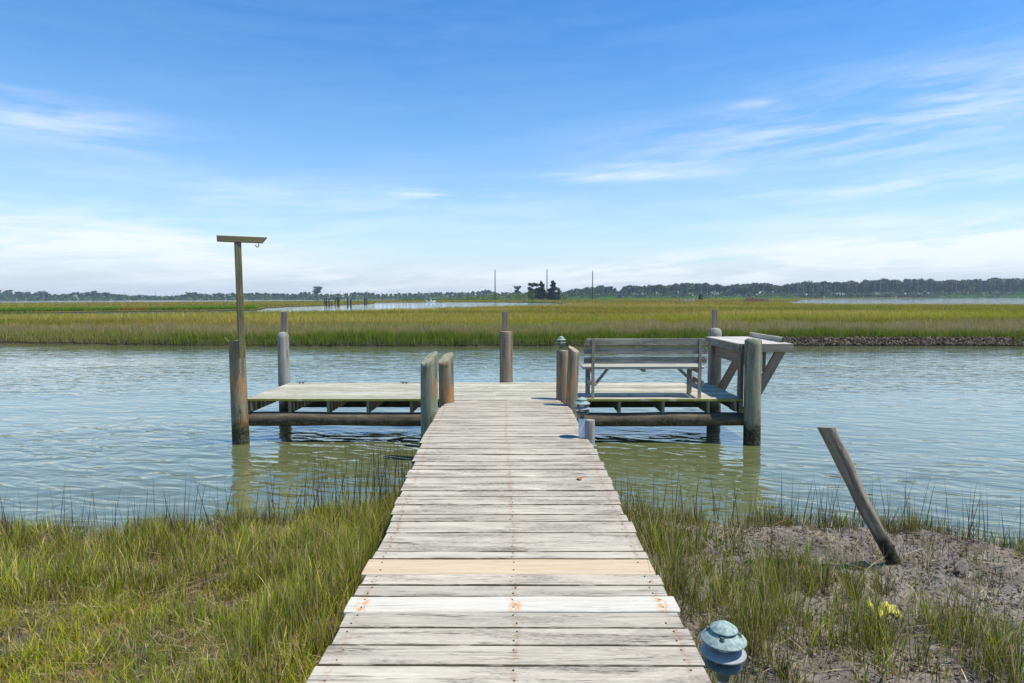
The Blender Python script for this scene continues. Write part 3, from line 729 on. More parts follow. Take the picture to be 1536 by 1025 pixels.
lone_piling(547, 447.5, 457.5, 'left post of the farther close pair of pilings near the grass point')
lone_piling(549.6, 448, 456.6, 'right post of the farther close pair of pilings near the grass point')

def motorboat():
    b = onz(646, 453.8, 0); x, y = b.x, b.y
    t = thing('motor_boat', (x, y, 0), 'small white centre-console motor boat on the far channel', 'boat')
    mb = MB(); secs = []
    L_, W_ = 4.4, 1.9; n = 9; verts = []
    for i in range(n):
        s = i / (n - 1); w = W_ * .5 * (1 - s ** 3) * (1 if s < 1 else 0) + .02; xx = x - L_ / 2 + L_ * s; zt = .62 + .35 * s * s; zb = -.12 + .25 * s ** 3
        verts += [(xx, y - w, zt), (xx, y - w * .75, zb), (xx, y, zb - .08), (xx, y + w * .75, zb), (xx, y + w, zt), (xx, y + w - .08 if w > .1 else y, zt - .06), (xx, y, zb + .25), (xx, y - w + .08 if w > .1 else y, zt - .06)]
    faces = []; uvs = []
    for i in range(n - 1):
        for j in range(8):
            a = i * 8 + j; c = i * 8 + (j + 1) % 8; faces.append([a, c, c + 8, a + 8]); uvs.append([(0, 0), (1, 0), (1, 1), (0, 1)])
    faces.append([0, 7, 6, 5, 4, 3, 2, 1]); uvs.append([(0, 0)] * 8)
    mb.quadmesh(verts, faces, uvs); mb.build('hull', M['white'], t)
    mb = MB(); mb.box((x + .1, y, .85), (0, 0, 1), (1, 0, 0), (0, 1, 0), .45, .28, .35, .04); mb.box((x + .22, y, 1.5), (0, 0, 1), (1, 0, 0), (0, 1, 0), .3, .05, .32, .02); mb.box((x, y, 2.1), (0, 0, 1), (1, 0, 0), (0, 1, 0), .04, .6, .6, .02); mb.build('console', M['white'], t)
    mb = MB(); mb.box((x - 1.95, y, .75), (0, 0, 1), (1, 0, 0), (0, 1, 0), .35, .22, .2, .06); mb.box((x - 1.95, y, .2), (0, 0, 1), (1, 0, 0), (0, 1, 0), .4, .07, .05, .02); mb.build('outboard_motor', M['white'], t)
    mb = MB(); mb.box((x - .75, y, .9), (0, 0, 1), (1, 0, 0), (0, 1, 0), .42, .2, .4, .05); mb.build('seat', M['dark'], t)
motorboat()
def blind(u0, u1, vt, vb, D, cols, label, n=420):
    a = aty(u0, vb, D); b = aty(u1, vb, D); t = thing('brush_blind', ((a.x + b.x) / 2, D, LZ), label, 'duck blind')
    top = aty((u0 + u1) / 2, vt, D).z; S = Soup()
    for k in range(n):
        x = rng.uniform(a.x, b.x); y = D + rng.uniform(-1, 1); h = top * rng.uniform(.5, 1.0) * (.75 + .35 * vn(np.array([x]), np.array([3.]), 1.6, 2)[0])
        S.add(stick((x, y, LZ - .05), (x + rng.normal(0, .3), y + rng.normal(0, .2), h), .035, .02, cols[rng.integers(len(cols))], 3))
    S.build('brush', t, M['straw'])
    for k in range(5):
        S = Soup()
        x = a.x + (b.x - a.x) * k / 4; S.add(stick((x, D - 1, LZ - .1), (x, D - 1, top * .95), .07, .06, (.2, .16, .12), 6)); S.build('post', t, M['straw'])
blind(1018, 1042, 447, 453.6, 210, [(.75, .68, .50), (.85, .80, .62), (.6, .52, .36)], 'pale straw-coloured brush blind on the marsh right of the tall poles')
blind(1119, 1150, 446, 454.2, 205, [(.62, .38, .27), (.45, .27, .19), (.75, .56, .42), (.34, .18, .13)], 'reddish brown brush blind at the river mouth, right of the straw-coloured one')
def marker(u, vt, vb, mat, label, r=.18):
    b = onz(u, vb, .0); p = aty(u, vt, b.y); t = thing('marker_post', (b.x, b.y, 0), label, 'marker post', 'far marker posts')
    mb = MB(); mb.tube([(b.x, b.y, -.5), (p.x, b.y, p.z)], [r, r * .9], 8); mb.build('post', mat, t, True)
    mb = MB(); mb.box((p.x, b.y - r, p.z - .3), (1, 0, 0), (0, 1, 0), (0, 0, 1), .45, .05, .35, .02); mb.build('board', mat, t)
marker(1086, 440, 449.5, M['oldpost'], 'thin dark marker post standing before the right wood above the table')
marker(1236, 444.8, 448.6, M['white'], 'small white marker nearest the left tip of the right-hand river')
marker(1344, 444.6, 447.4, M['white'], 'small white marker in the middle of the far river edge')
marker(1413, 444.2, 446.6, M['white'], 'rightmost small white marker on the far river edge')

# ------------------------------------------------------------------ near bank
SX = np.array([-14, -7, -5, -3.4, -2.4, -1.6, -1.1, 0, 1.1, 1.6, 2.2, 3.0, 3.7, 4.1, 4.4, 4.8, 5.6, 8, 14.])
SY = np.array([5.0, 5.45, 5.6, 5.55, 5.7, 6.0, 6.25, 6.1, 5.9, 5.75, 5.7, 5.6, 5.45, 5.1, 4.6, 4.1, 3.5, 3.1, 3.0])
def shore(x, y): return np.interp(x, SX, SY) + (fbm(x, y, .8, 2, 3) - .5) * .35 - y    # >0 on land
def bankz(x, y):
    s = shore(x, y)
    base = -.12 + .24 * sstep(s, -.5, .45) + .10 * sstep(s, .4, 2.6)
    return base + (fbm(x, y, .9, 5, 3) - .5) * .10 * sstep(s, -.1, .5)
def near_ground():
    nx, ny = 620, 300
    gx = np.concatenate([np.linspace(-14, -6.2, 60), np.linspace(-6.15, 6.15, 500), np.linspace(6.2, 14, 60)]); gy = np.linspace(-3, 7.2, 300)
    gy = np.concatenate([np.linspace(-3, 1.6, 40), np.linspace(1.62, 7.2, 330)])
    X, Y = np.meshgrid(gx, gy, indexing='ij'); Z = bankz(X, Y); s = shore(X, Y)
    lump = (fbm(X, Y, .16, 9, 3) - .5) * .08 + (vn(X, Y, .05, 12) - .5) * .055 * sstep(fbm(X, Y, .5, 14, 2), .35, .6)
    Z = Z + lump * sstep(s, -.1, .3)
    nX, nY = X.shape; i = np.arange(nX * nY).reshape(nX, nY)
    Fc = np.stack([i[:-1, :-1], i[1:, :-1], i[1:, 1:], i[:-1, 1:]], -1).reshape(-1, 4)
    m, nt, b = newmat('bank_mud'); geo = nt.nodes.new('ShaderNodeNewGeometry'); P = geo.outputs['Position']
    x, y, z = separate(nt, P)
    n1 = noise(nt, P, 3.0, 5, .6); n2 = noise(nt, P, 24.0, 5, .65); n3 = noise(nt, P, 90.0, 3, .6)
    c = mixc(nt, ramp(nt, n1, .35, .65), (.155, .135, .11), (.265, .235, .195))
    vo = nt.nodes.new('ShaderNodeTexVoronoi'); vo.inputs['Scale'].default_value = 26.0; vo.inputs['Randomness'].default_value = 1.0
    wp = nt.nodes.new('ShaderNodeVectorMath'); wp.operation = 'ADD'; nt.links.new(P, wp.inputs[0])
    nv = nt.nodes.new('ShaderNodeTexNoise'); nv.inputs['Scale'].default_value = 14; nt.links.new(P, nv.inputs['Vector'])
    sc = nt.nodes.new('ShaderNodeVectorMath'); sc.operation = 'SCALE'; sc.inputs['Scale'].default_value = .10; nt.links.new(nv.outputs['Color'], sc.inputs[0]); nt.links.new(sc.outputs[0], wp.inputs[1]); nt.links.new(wp.outputs[0], vo.inputs['Vector'])
    hole = math_(nt, 'MULTIPLY', math_(nt, 'SUBTRACT', 1.0, ramp(nt, vo.outputs['Distance'], .20, .40)), ramp(nt, n1, .34, .50))
    c = mixc(nt, math_(nt, 'MULTIPLY', hole, .85), c, (.06, .047, .038))
    c = mixc(nt, math_(nt, 'MULTIPLY', ramp(nt, n2, .52, .62), .75), c, (.11, .09, .07))
    # the left bank is matted with brown and reddish litter
    left = ramp(nt, x, -.6, -1.1)
    lit = mixc(nt, ramp(nt, n2, .4, .6), (.06, .045, .025), (.22, .15, .075))
    red = math_(nt, 'MULTIPLY', ramp(nt, noise(nt, P, 7.0, 4), .56, .70), .5)
    lit = mixc(nt, red, lit, (.30, .13, .06))
    lm = nt.nodes.new('ShaderNodeMapRange'); lm.inputs[1].default_value = -1.1; lm.inputs[2].default_value = -.4; lm.inputs[3].default_value = 1; lm.inputs[4].default_value = 0; nt.links.new(x, lm.inputs[0])
    c = mixc(nt, lm.outputs[0], c, lit)
    wet = math_(nt, 'SUBTRACT', 1.0, ramp(nt, z, .0, .10))
    c = mixc(nt, math_(nt, 'MULTIPLY', wet, .7), c, (.07, .06, .045))
    nt.links.new(c, b.inputs['Base Color'])
    damp = ramp(nt, noise(nt, P, 2.2, 4, .6), .50, .62); c2_ = mixc(nt, math_(nt, 'MULTIPLY', damp, .45), c, (.09, .078, .064)); nt.links.new(c2_, b.inputs['Base Color'])
    nt.links.new(math_(nt, 'SUBTRACT', .85, math_(nt, 'MAXIMUM', math_(nt, 'MULTIPLY', wet, .5), math_(nt, 'MULTIPLY', damp, .42))), b.inputs['Roughness'])
    b.inputs['Specular IOR Level'].default_value = .3
    h = math_(nt, 'SUBTRACT', math_(nt, 'ADD', n2, math_(nt, 'MULTIPLY', n3, .4)), math_(nt, 'MULTIPLY', hole, 1.2))
    bump(nt, b, h, .9, .02)
    o = npmesh('mud_bank', np.stack([X, Y, Z], -1).reshape(-1, 3), Fc, m, smooth=True); tag(o, kind='structure')
near_ground()

def deck_clear(x, y, m=.93): return np.abs(x + .02) > m
def near_grass():
    FG = (.21, .30, .025); FL = (.38, .46, .035); FY = (.54, .53, .045); FD = (.12, .17, .03); BR = (.31, .22, .11); ST = (.60, .49, .30); DK = (.10, .085, .065)
    def tufts(cx, cy, per, rad):
        m_ = rng.poisson(per, len(cx)) + 3; i = np.repeat(np.arange(len(cx)), m_)
        dx = rng.normal(0, 1, len(i)) * rad; dy = rng.normal(0, 1, len(i)) * rad
        return i, cx[i] + dx, cy[i] + dy, np.arctan2(dy, dx)
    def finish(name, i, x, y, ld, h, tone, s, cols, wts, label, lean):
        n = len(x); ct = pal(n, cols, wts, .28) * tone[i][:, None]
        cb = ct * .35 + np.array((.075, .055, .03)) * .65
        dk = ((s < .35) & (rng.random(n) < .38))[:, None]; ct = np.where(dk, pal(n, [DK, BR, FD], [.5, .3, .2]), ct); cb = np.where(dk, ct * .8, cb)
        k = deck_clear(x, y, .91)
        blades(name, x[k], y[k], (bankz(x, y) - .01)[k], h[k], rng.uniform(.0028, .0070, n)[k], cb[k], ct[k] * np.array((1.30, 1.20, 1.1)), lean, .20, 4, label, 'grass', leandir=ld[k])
    # left bank, dense tufts of mixed height and colour
    n = 12500
    x = rng.uniform(-8.5, -.85, n); y = rng.uniform(1.2, 6.6, n)
    s = shore(x, y); cl = fbm(x, y, .35, 3, 3); short0 = sstep(-y, -4.4, -3.5) * sstep(-x, 1.2, 2.0)
    keep = (s > -.10 - .25 * (cl > .5)) & (rng.random(n) < (.18 + .82 * sstep(cl, .32, .55)) * (.40 + .60 * sstep(s, -.3, .4)) * (1 - .35 * short0))
    x, y, cl = x[keep], y[keep], cl[keep]
    tall = rng.uniform(.55, 1.25, len(x)); tone = rng.uniform(.45, 1.5, len(x)) * (.80 + .6 * fbm(x, y, .5, 91, 2))
    i, bx, by, ld = tufts(x, y, 15, .035); s = shore(bx, by)
    short = sstep(-by, -4.3, -3.3) * sstep(-bx, 1.2, 2.0); near_deck = sstep(bx, -2.0, -1.1)
    h = (.10 + .175 * cl[i]) * tall[i] * rng.uniform(.45, 1.2, len(i)) * (1 - .42 * short) * (1 + .40 * near_deck)
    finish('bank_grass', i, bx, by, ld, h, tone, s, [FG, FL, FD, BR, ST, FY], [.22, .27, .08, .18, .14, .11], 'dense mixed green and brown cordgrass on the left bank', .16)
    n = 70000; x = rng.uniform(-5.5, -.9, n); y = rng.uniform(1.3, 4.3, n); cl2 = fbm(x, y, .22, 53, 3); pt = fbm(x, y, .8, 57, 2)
    k = deck_clear(x, y, .92) & (rng.random(n) < .25 + .75 * sstep(cl2, .35, .6)) & (rng.random(n) < 1.1 - sstep(y, 3.4, 4.3)); x, y, pt = x[k], y[k], pt[k]; n = len(x)
    ct = np.where((rng.random(n) < sstep(pt, .35, .6))[:, None], pal(n, [FY, FL, (.50, .28, .08)], [.5, .38, .12]), pal(n, [FG, FL, BR, ST], [.35, .35, .18, .12]))
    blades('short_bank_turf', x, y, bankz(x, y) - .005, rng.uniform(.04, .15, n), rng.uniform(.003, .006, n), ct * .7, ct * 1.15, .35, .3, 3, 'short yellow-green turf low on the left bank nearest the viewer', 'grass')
    # right bank, thinner, in clumps, mud between
    n = 9500
    x = rng.uniform(.85, 8, n); y = rng.uniform(1.2, 6.5, n); s = shore(x, y)
    cl = fbm(x, y, .32, 33, 3)
    lim = np.interp(y, [1.2, 2.4, 3.0, 3.6, 4.2, 4.8, 5.2], [4.9, 4.5, 3.7, 3.0, 2.45, 2.1, 1.9]) + (fbm(x, y, .6, 44, 2) - .5) * 1.3
    body = sstep(lim - x, -.25, .35); fringe = sstep(-np.abs(s - .12), -.34, -.12); fr2 = sstep(x, 3.8, 4.3) * sstep(-np.abs(s - .35), -.6, -.2)
    dens = np.maximum.reduce([body * .75, fringe * .9, fr2 * .9, .035 + 0 * x])
    keep = (s > -.15) & (rng.random(n) < dens * (.15 + .85 * sstep(cl, .38, .58)))
    x, y, cl = x[keep], y[keep], cl[keep]
    tall = rng.uniform(.5, 1.3, len(x)); tone = rng.uniform(.55, 1.35, len(x))
    i, bx, by, ld = tufts(x, y, 12, .028); s = shore(bx, by)
    h = (.14 + .22 * cl[i]) * tall[i] * rng.uniform(.4, 1.25, len(i)) * np.where(s < .5, .85, 1.05)
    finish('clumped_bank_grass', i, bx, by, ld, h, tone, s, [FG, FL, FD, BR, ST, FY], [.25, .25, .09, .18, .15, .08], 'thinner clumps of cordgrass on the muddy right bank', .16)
    # tall thin dark stalks at the shore
    n = 1500; x = rng.uniform(-6.5, 5.6, n); s0 = rng.uniform(-.12, .45, n)
    y = np.interp(x, SX, SY) - s0; wt_ = np.where(x < 0, .25 + .75 * sstep(x, -3.2, -1.2), .35)
    k = (rng.random(n) < wt_) & deck_clear(x, y, .93); x, y = x[k], y[k]; n = len(x)
    h = rng.uniform(.35, .62, n) * (1 + .55 * sstep(x, -2.8, -1.2) * (x < 0))
    c = pal(n, [DK, (.09, .075, .05), (.10, .11, .05)], [.5, .3, .2])
    blades('dark_reed_stalks', x, y, bankz(x, y), h, .0075, c, c, .13, .06, 3, 'tall thin dark dead stalks sticking up along the near waterline', 'reeds')
    n = 5200; x = rng.uniform(.95, 6.5, n); y = rng.uniform(1.4, 5.6, n); s = shore(x, y)
    k = (s > 0) & (rng.random(n) < .35 + .65 * (fbm(x, y, .7, 81, 2) > .5)); x, y = x[k], y[k]; n = len(x)
    c = pal(n, [(.16, .12, .08), BR, FG, ST, DK], [.28, .22, .2, .12, .18])
    blades('thin_mud_stems', x, y, bankz(x, y) - .005, rng.uniform(.06, .26, n), rng.uniform(.003, .0055, n), c * .7, c, .2, .2, 3, 'single thin brown and green stems standing on the open mud', 'grass')
    # dead litter lying down
    n = 48000; x = rng.uniform(-8, 7, n); y = rng.uniform(1.2, 5.7, n); s = shore(x, y)
    k = (s > .0) & deck_clear(x, y, .88) & (rng.random(n) < np.where(x > 0, .30 + .5 * (fbm(x, y, .4, 61, 2) > .5), .8)); x, y = x[k], y[k]; n = len(x)
    c = pal(n, [ST, BR, (.30, .22, .13), DK, (.36, .17, .08)], [.28, .26, .24, .15, .07])
    blades('dead_grass_litter', x, y, bankz(x, y) + rng.uniform(.0, .05, n), rng.uniform(.04, .20, n), rng.uniform(.0025, .006, n), c, c, .8, .35, 3, 'straw and brown dead stems fallen over the bank', 'grass litter', M['straw'], rise=rng.uniform(.0, .45, n))
    # dark crumbs on the mud
    n = 16000; x = rng.uniform(.9, 7.5, n); y = rng.uniform(1.5, 5.7, n); s = shore(x, y)
    k = (s > .02) & (fbm(x, y, .5, 71, 3) > .42); x, y = x[k], y[k]; n = len(x)
    octa = np.array([(1, 0, 0), (0, 1, 0), (-1, 0, 0), (0, -1, 0), (0, 0, .8), (0, 0, -.5)])
    faces = np.array([(0, 1, 4), (1, 2, 4), (2, 3, 4), (3, 0, 4), (1, 0, 5), (2, 1, 5), (3, 2, 5), (0, 3, 5)])
    sz = .003 + .011 * rng.random(n) ** 2.2
    vv = octa[None] * sz[:, None, None] * rng.uniform(.6, 1.6, (n, 6, 3)) + np.stack([x, y, bankz(x, y) + .008], 1)[:, None]
    c = pal(n, [(.08, .065, .052), (.15, .125, .10), (.30, .26, .22)], [.45, .35, .2])
    tag(npmesh('mud_crumbs', vv.reshape(-1, 3), (faces[None] + np.arange(n)[:, None, None] * 6).reshape(-1, 3), M['straw'], np.repeat(c, 6, 0)), 'dark crumbs and crab pellets scattered over the grey mud', 'mud pellets', kind='stuff')
near_grass()

# ------------------------------------------------------------------ the pier
DZ = .67
FLc = onz(367, 598.5, DZ); FRc = onz(1115, 598.5, DZ)
EX = (FRc - FLc).normalized(); EY = Vector((-EX.y, EX.x, 0)); UP = Vector((0, 0, 1))
PW = (FRc - FLc).length
PD = (onz(740, 574, DZ) - onz(740, 598.5, DZ)).dot(EY)
def D(x, y, z): return FLc + EX * x + EY * y + UP * (z - DZ)     # platform frame: x along front edge, y into the water
pier = thing('wooden_pier', (0, 9.9, 0), 'weathered grey wooden pier: plank walkway leading to a T-shaped platform over the water', 'pier')

# walkway surface: rows of the photograph give depth and height along it
prof_v = [1060, 1025, 968, 900, 800, 731, 687, 665, 640, 613]
def edges(v):
    vs = [597.5, 613, 629, 647, 662, 687, 710, 731, 800, 1025, 1100]
    le = [680, 657.7, 650.5, 638.5, 630, 622, 612, 603, 575.6, 460.5, 423]
    re = [834.7, 857, 865, 873.5, 885, 900, 912, 922, 954, 1075, 1116]
    return np.interp(v, vs, le), np.interp(v, vs, re)
drop = lambda v: float(np.interp(v, [598, 613, 640, 665, 687, 731, 800, 968, 1100], [1.508, 1.512, 1.518, 1.522, 1.555, 1.605, 1.665, 1.685, 1.69]))
def walk(v):      # centre point, left x, right x at image row v
    l, r = edges(v); z = EYE.z - drop(v)
    a = onz(l, v, z); b = onz(r, v, z); return a, b
seams = [1085, 1060, 1029, 998, 968, 941, 917, 894, 877.5, 860.7, 838, 826.8, 799, 782, 771.4, 757, 745, 736, 725.8, 715.4, 704, 698.5, 692, 681.6, 673, 664.6]
# beyond the last listed seam, equal pitch
a0, b0_ = walk(664.6)
ys_rows = [(walk(v)[0].y + walk(v)[1].y) / 2 for v in seams]
vv_ = np.linspace(598.3, 664.6, 200); yy_ = np.array([(walk(v)[0].y + walk(v)[1].y) / 2 for v in vv_])
yend = FLc.y + 0.0
def v_of_y(y): return float(np.interp(-y, -yy_, vv_))
yl = ys_rows[-1]; far_end = (D((PW) * .525, 0, DZ)).y
nfar = int(round((far_end - yl) / .147)); step = (far_end - yl) / nfar
rows = [(seams[i], seams[i + 1]) for i in range(len(seams) - 1)]
last_v = seams[-1]
for k in range(nfar):
    v2 = v_of_y(yl + step * (k + 1)); rows.append((last_v, v2)); last_v = v2
deckmb = MB(); newmb = MB(); whitemb = MB()
wr = random.Random(5)
for i, (v0, v1) in enumerate(rows):
    A0, B0 = walk(v0); A1, B1 = walk(v1)
    A = (A0 + A1) / 2; B = (B0 + B1) / 2
    dv = ((A1 - A0) + (B1 - B0)) / 2; wid = dv.length
    ax = (B - A).normalized(); ay = dv - ax * dv.dot(ax); ay.normalize(); az_ = ax.cross(ay)
    if az_.z < 0: az_ = -az_
    c = (A + B) / 2; hl = (B - A).length / 2
    jx = wr.uniform(-.014, .014) if v0 > 665 else 0
    gap = wr.choice([.003, .005, .007, .010]); yaw = wr.uniform(-.0045, .0045)
    ax2 = (ax + ay * yaw).normalized(); ay2 = (ay - ax * yaw).normalized()
    mbx = deckmb
    if v0 == 860.7: mbx = newmb
    if v0 == 917: mbx = whitemb
    th = .019
    cc = c + ax * jx - az_ * (th + wr.uniform(0, .003))
    mbx.box(cc, ax2, ay2, az_, hl + (wr.uniform(-.012, .012) if v0 > 665 else 0), (wid - gap) / 2, th, .005, 8, .0015)
deckmb.build('walkway_planks', M['plank'], pier)
newmb.build('replacement_plank', M['plank_new'], pier, label='fresh yellow pine plank in the grey walkway')
whitemb.build('replacement_plank', M['plank_white'], pier, label='bleached pale plank with orange rust stains')
# nail heads
nail0 = None; nn_ = 0
for i, (v0, v1) in enumerate(rows):
    if v0 < 757: continue
    A0, B0 = walk(v0); A1, B1 = walk(v1)
    for fx in (.045, .51, .955):
        for fy in (.25, .75):
            if wr.random() < .12 or nn_ >= 96: continue
            A = A0 + (A1 - A0) * fy; B = B0 + (B1 - B0) * fy
            p = A + (B - A) * (fx + wr.uniform(-.008, .008)) - UP * .0005
            if nail0 is None:
                nm = MB(); nm.lathe(Vector(world_loc(pier)), [(.0045, -.003), (.005, .0015), (.0035, .0022), (.0, .0022)], 8); nail0 = nm.build('nail', M['hookiron'], pier); o_ = nail0
            else: o_ = nail0.copy(); COL.objects.link(o_); o_.parent = pier
            o_.location = p - world_loc(pier); nn_ += 1
# stringers and posts below the walkway
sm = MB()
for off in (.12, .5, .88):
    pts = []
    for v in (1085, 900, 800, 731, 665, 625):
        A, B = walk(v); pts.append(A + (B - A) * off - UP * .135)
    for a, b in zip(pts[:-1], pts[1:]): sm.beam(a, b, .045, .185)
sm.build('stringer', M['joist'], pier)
for v in (1000, 800):
    A, B = walk(v)
    mb = MB(); mb.beam(A + UP * -.28 + EX * .02, B + UP * -.28 - EX * .02, .05, .14); mb.build('cross_brace', M['joist'], pier)
    for p in (A + EX * .10, B - EX * .10):
        mb = MB(); mb.tube([(p.x, p.y + .09, -.6), (p.x, p.y + .09, .2), (p.x, p.y + .09, p.z - .05)], [.075, .075, .07], 12, .03); mb.build('piling', M['pile'], pier, True)

# platform planks run along the front edge
pm = MB(); npl = 12; pitch = PD / npl
for k in range(npl):
    y0 = pitch * (k + .5); cuts = [0, PW * wr.uniform(.3, .45), PW * wr.uniform(.60, .75), PW] if k % 2 else [0, PW * wr.uniform(.42, .58), PW]
    for a, b in zip(cuts[:-1], cuts[1:]):
        e0 = wr.uniform(-.012, .012) if a == 0 else .002; e1 = wr.uniform(-.012, .012) if b == PW else -.002
        c = D((a + e0 + b + e1) / 2, y0, DZ - .019 - wr.uniform(0, .004))
        yw = wr.uniform(-.001, .001)
        pm.box(c, EX + EY * yw, EY - EX * yw, UP, (b + e1 - a - e0) / 2, (pitch - wr.choice([.012, .018, .028])) / 2, .019, .005, 10, .0015)
pm.build('platform_planks', M['platform'], pier)
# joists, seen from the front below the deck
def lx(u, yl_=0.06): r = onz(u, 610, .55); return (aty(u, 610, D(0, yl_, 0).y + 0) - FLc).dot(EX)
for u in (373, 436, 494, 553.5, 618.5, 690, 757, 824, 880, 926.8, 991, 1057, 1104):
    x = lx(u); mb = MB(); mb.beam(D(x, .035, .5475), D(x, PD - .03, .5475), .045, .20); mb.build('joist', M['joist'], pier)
# outer blocks nailed beside the joists
for x in (lx(366.5 + 12), lx(1096)):
    mb = MB(); mb.beam(D(x, .02, .56), D(x, .25, .56), .035, .17); mb.build('blocking', M['joist'], pier)
# log beams
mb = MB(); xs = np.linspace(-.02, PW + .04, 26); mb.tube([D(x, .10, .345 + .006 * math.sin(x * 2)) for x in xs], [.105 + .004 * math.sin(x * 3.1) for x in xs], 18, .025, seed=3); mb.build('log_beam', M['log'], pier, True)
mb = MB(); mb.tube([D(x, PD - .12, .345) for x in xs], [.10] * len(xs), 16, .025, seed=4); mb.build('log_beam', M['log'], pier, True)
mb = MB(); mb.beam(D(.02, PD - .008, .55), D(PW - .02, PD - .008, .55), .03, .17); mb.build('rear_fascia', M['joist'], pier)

def pile(u0, u1, vt, y, mat, zb=-.8, slant=None, rt=0.0, seed=0, n=22, lean=(0, 0), taper=1.06, label=None, name='piling', rough=.02, parent=None, zbase_v=None):
    """u0,u1: pixel sides near the top; y: depth; vt: pixel row of the top"""
    r = abs(aty(u1, vt, y).x - aty(u0, vt, y).x) / 2; t = aty((u0 + u1) / 2, vt, y); m = 26
    pts = []; rad = []
    for i in range(m):
        f = i / (m - 1); z = zb + (t.z - zb) * f
        if f > .985 or i == m - 1: z = t.z
        pts.append(Vector((t.x + lean[0] * (t.z - z), y + lean[1] * (t.z - z), z))); rad.append(r * (taper - (taper - 1) * f))
    if rt:
        pts.insert(-1, pts[-1] - Vector((0, 0, rt))); rad[-1] *= .72; rad.insert(-1, r)
    else:
        pts.insert(-1, pts[-1] - Vector((0, 0, .012))); rad[-1] *= .95; rad.insert(-1, r)
    mb = MB(); mb.tube(pts, rad, n, rough, slant, True, seed, round_top=.006 if not rt else rt * .25)
    return mb.build(name, mat, parent or pier, True, label), t, r
yF = D(0, 0, 0).y
pA, tA, rA = pile(343.5, 367, 511, yF - .02, M['pile'], seed=1, slant=(.12, .0), lean=(.004, 0))
pB, tB, rB = pile(416, 432.5, 499, D(.5, PD + .13, 0).y, M['pile_grey'], seed=2, rt=.05)
pC, tC, rC = pile(749.5, 769, 497.5, D(3.7, PD + .12, 0).y, M['pile_brown'], seed=3, lean=(-.004, 0))
pD_, tD, rD = pile(1063.5, 1082.5, 493, D(7, PD + .12, 0).y, M['pile_grey'], seed=4, rt=.05)
pE, tE, rE = pile(1117.5, 1142, 508, D(PW, -.04, 0).y, M['pile_green'], seed=5, rt=.03, lean=(.01, 0), n=26)
pFr, tFr, rFr = pile(631.5, 656.5, 537, 8.12, M['pile_green'], seed=6, slant=(.62, .5), lean=(-.012, 0), n=26)
pG, tG, rG = pile(657.5, 680.5, 536.5, 8.82, M['pile'], seed=7, slant=(.45, .5), n=26)
pH, tH, rH = pile(834.5, 854, 526, 9.02, M['pile_brown'], seed=8)
pI, tI, rI = pile(852, 869, 524, 8.52, M['pile_brown'], seed=9, slant=(-.55, .3), n=26, lean=(-.035, 0), rough=.05, taper=1.15)
pJ, tJ, rJ = pile(877.5, 892.5, 630, 6.55, M['pile_grey'], seed=10, n=14)
def marker_board(u0, u1, vt, vb, y, parent):
    a = aty((u0 + u1) / 2, vt, y); b = aty((u0 + u1) / 2, vb + 12, y); w = abs(aty(u1, vt, y).x - aty(u0, vt, y).x)
    mb = MB(); mb.beam(b, a, .04, w, up=(1, 0, 0)); mb.build('board', M['board'], parent)
marker_board(421.5, 431, 468, 498, tB.y + rB + .022, pB)
marker_board(752.6, 761.5, 467.5, 497, tC.y + rC + .022, pC)
marker_board(1068, 1076, 464, 493, tD.y + rD + .022, pD_)
# splinter on the left piling
mb = MB(); p = tA + Vector((-rA * .9, 0, -.02)); mb.beam(p + Vector((.01, 0, -.03)), p + Vector((-.075, 0, .07)), .02, .012); mb.build('splinter', M['mossy'], pA)
# cleats
for u in (452, 607):
    p = onz(u, 575.3, DZ); mb = MB()
    mb.tube([p + EX * s for s in (-.11, -.06, .06, .11)] and [p + EX * -.085 + UP * .030, p + EX * -.04 + UP * .024, p + EX * .04 + UP * .024, p + EX * .085 + UP * .030], [.005, .009, .009, .005], 8)
    for s in (-.03, .03): mb.tube([p + EX * s + UP * -.001, p + EX * s + UP * .024], [.012, .008], 8)
    mb.build('cleat', M['iron'], pier, True)
# rope loop on the small post
mb = MB(); pr = tJ + Vector((0, 0, -.22)); mb.tube([pr + Vector((math.cos(a) * (rJ + .012), math.sin(a) * (rJ + .012), -.01 * a)) for a in np.linspace(0, 6.3, 18)], [.008] * 18, 6); mb.build('rope', M['rope'], pJ, True)

# ------------------------------------------------------------------ hoist post
def hoist():
    y = yF - .20
    t = thing('hoist_post', aty(365, 537, y), 'tall mossy T-shaped post with a hook, fixed to the left front piling', 'post')
    mb = MB(); a = aty(363.2, 537, y); b = aty(356.5, 363.5, y)
    ax = (b - a).normalized(); q = Matrix.Rotation(R(32), 3, 'Z'); ay = (q @ Vector((1, 0, 0))); ay = (ay - ax * ay.dot(ax)).normalized()
    mb.box((a + b) / 2, ax, ay, ax.cross(ay), (b - a).length / 2, .043, .043, .006, 10, .001); mb.build('upright', M['mossy'], t)
    a = aty(325.5, 358, y - .10); b = aty(400.5, 361, y + .12)
    mb = MB(); mb.beam(a, b, .09, .085, nseg=6)
    i0 = len(mb.v); vs = [Vector(v) for v in mb.v]; dirn = (b - a).normalized(); mid = (a + b) / 2
    mb.v = [tuple(v - dirn * (.06 if (v - mid).dot(dirn) > (b - a).length * .44 and v.z < mid.z + (v - mid).dot(dirn) * dirn.z else 0)) for v in vs]
    mb.build('crossarm', M['mossy'], t)
    c = aty(388, 364.5, y + .08)
    mb = MB(); pts = [c + Vector((0, 0, .03)), c + Vector((0, 0, -.012))] + [c + Vector((-.022 + .024 * math.cos(s), 0, -.035 + .028 * math.sin(s))) for s in np.linspace(.3, -3.4, 9)]
    mb.tube(pts, [.006] * len(pts), 8); mb.build('hook', M['hookiron'], t, True)
hoist()

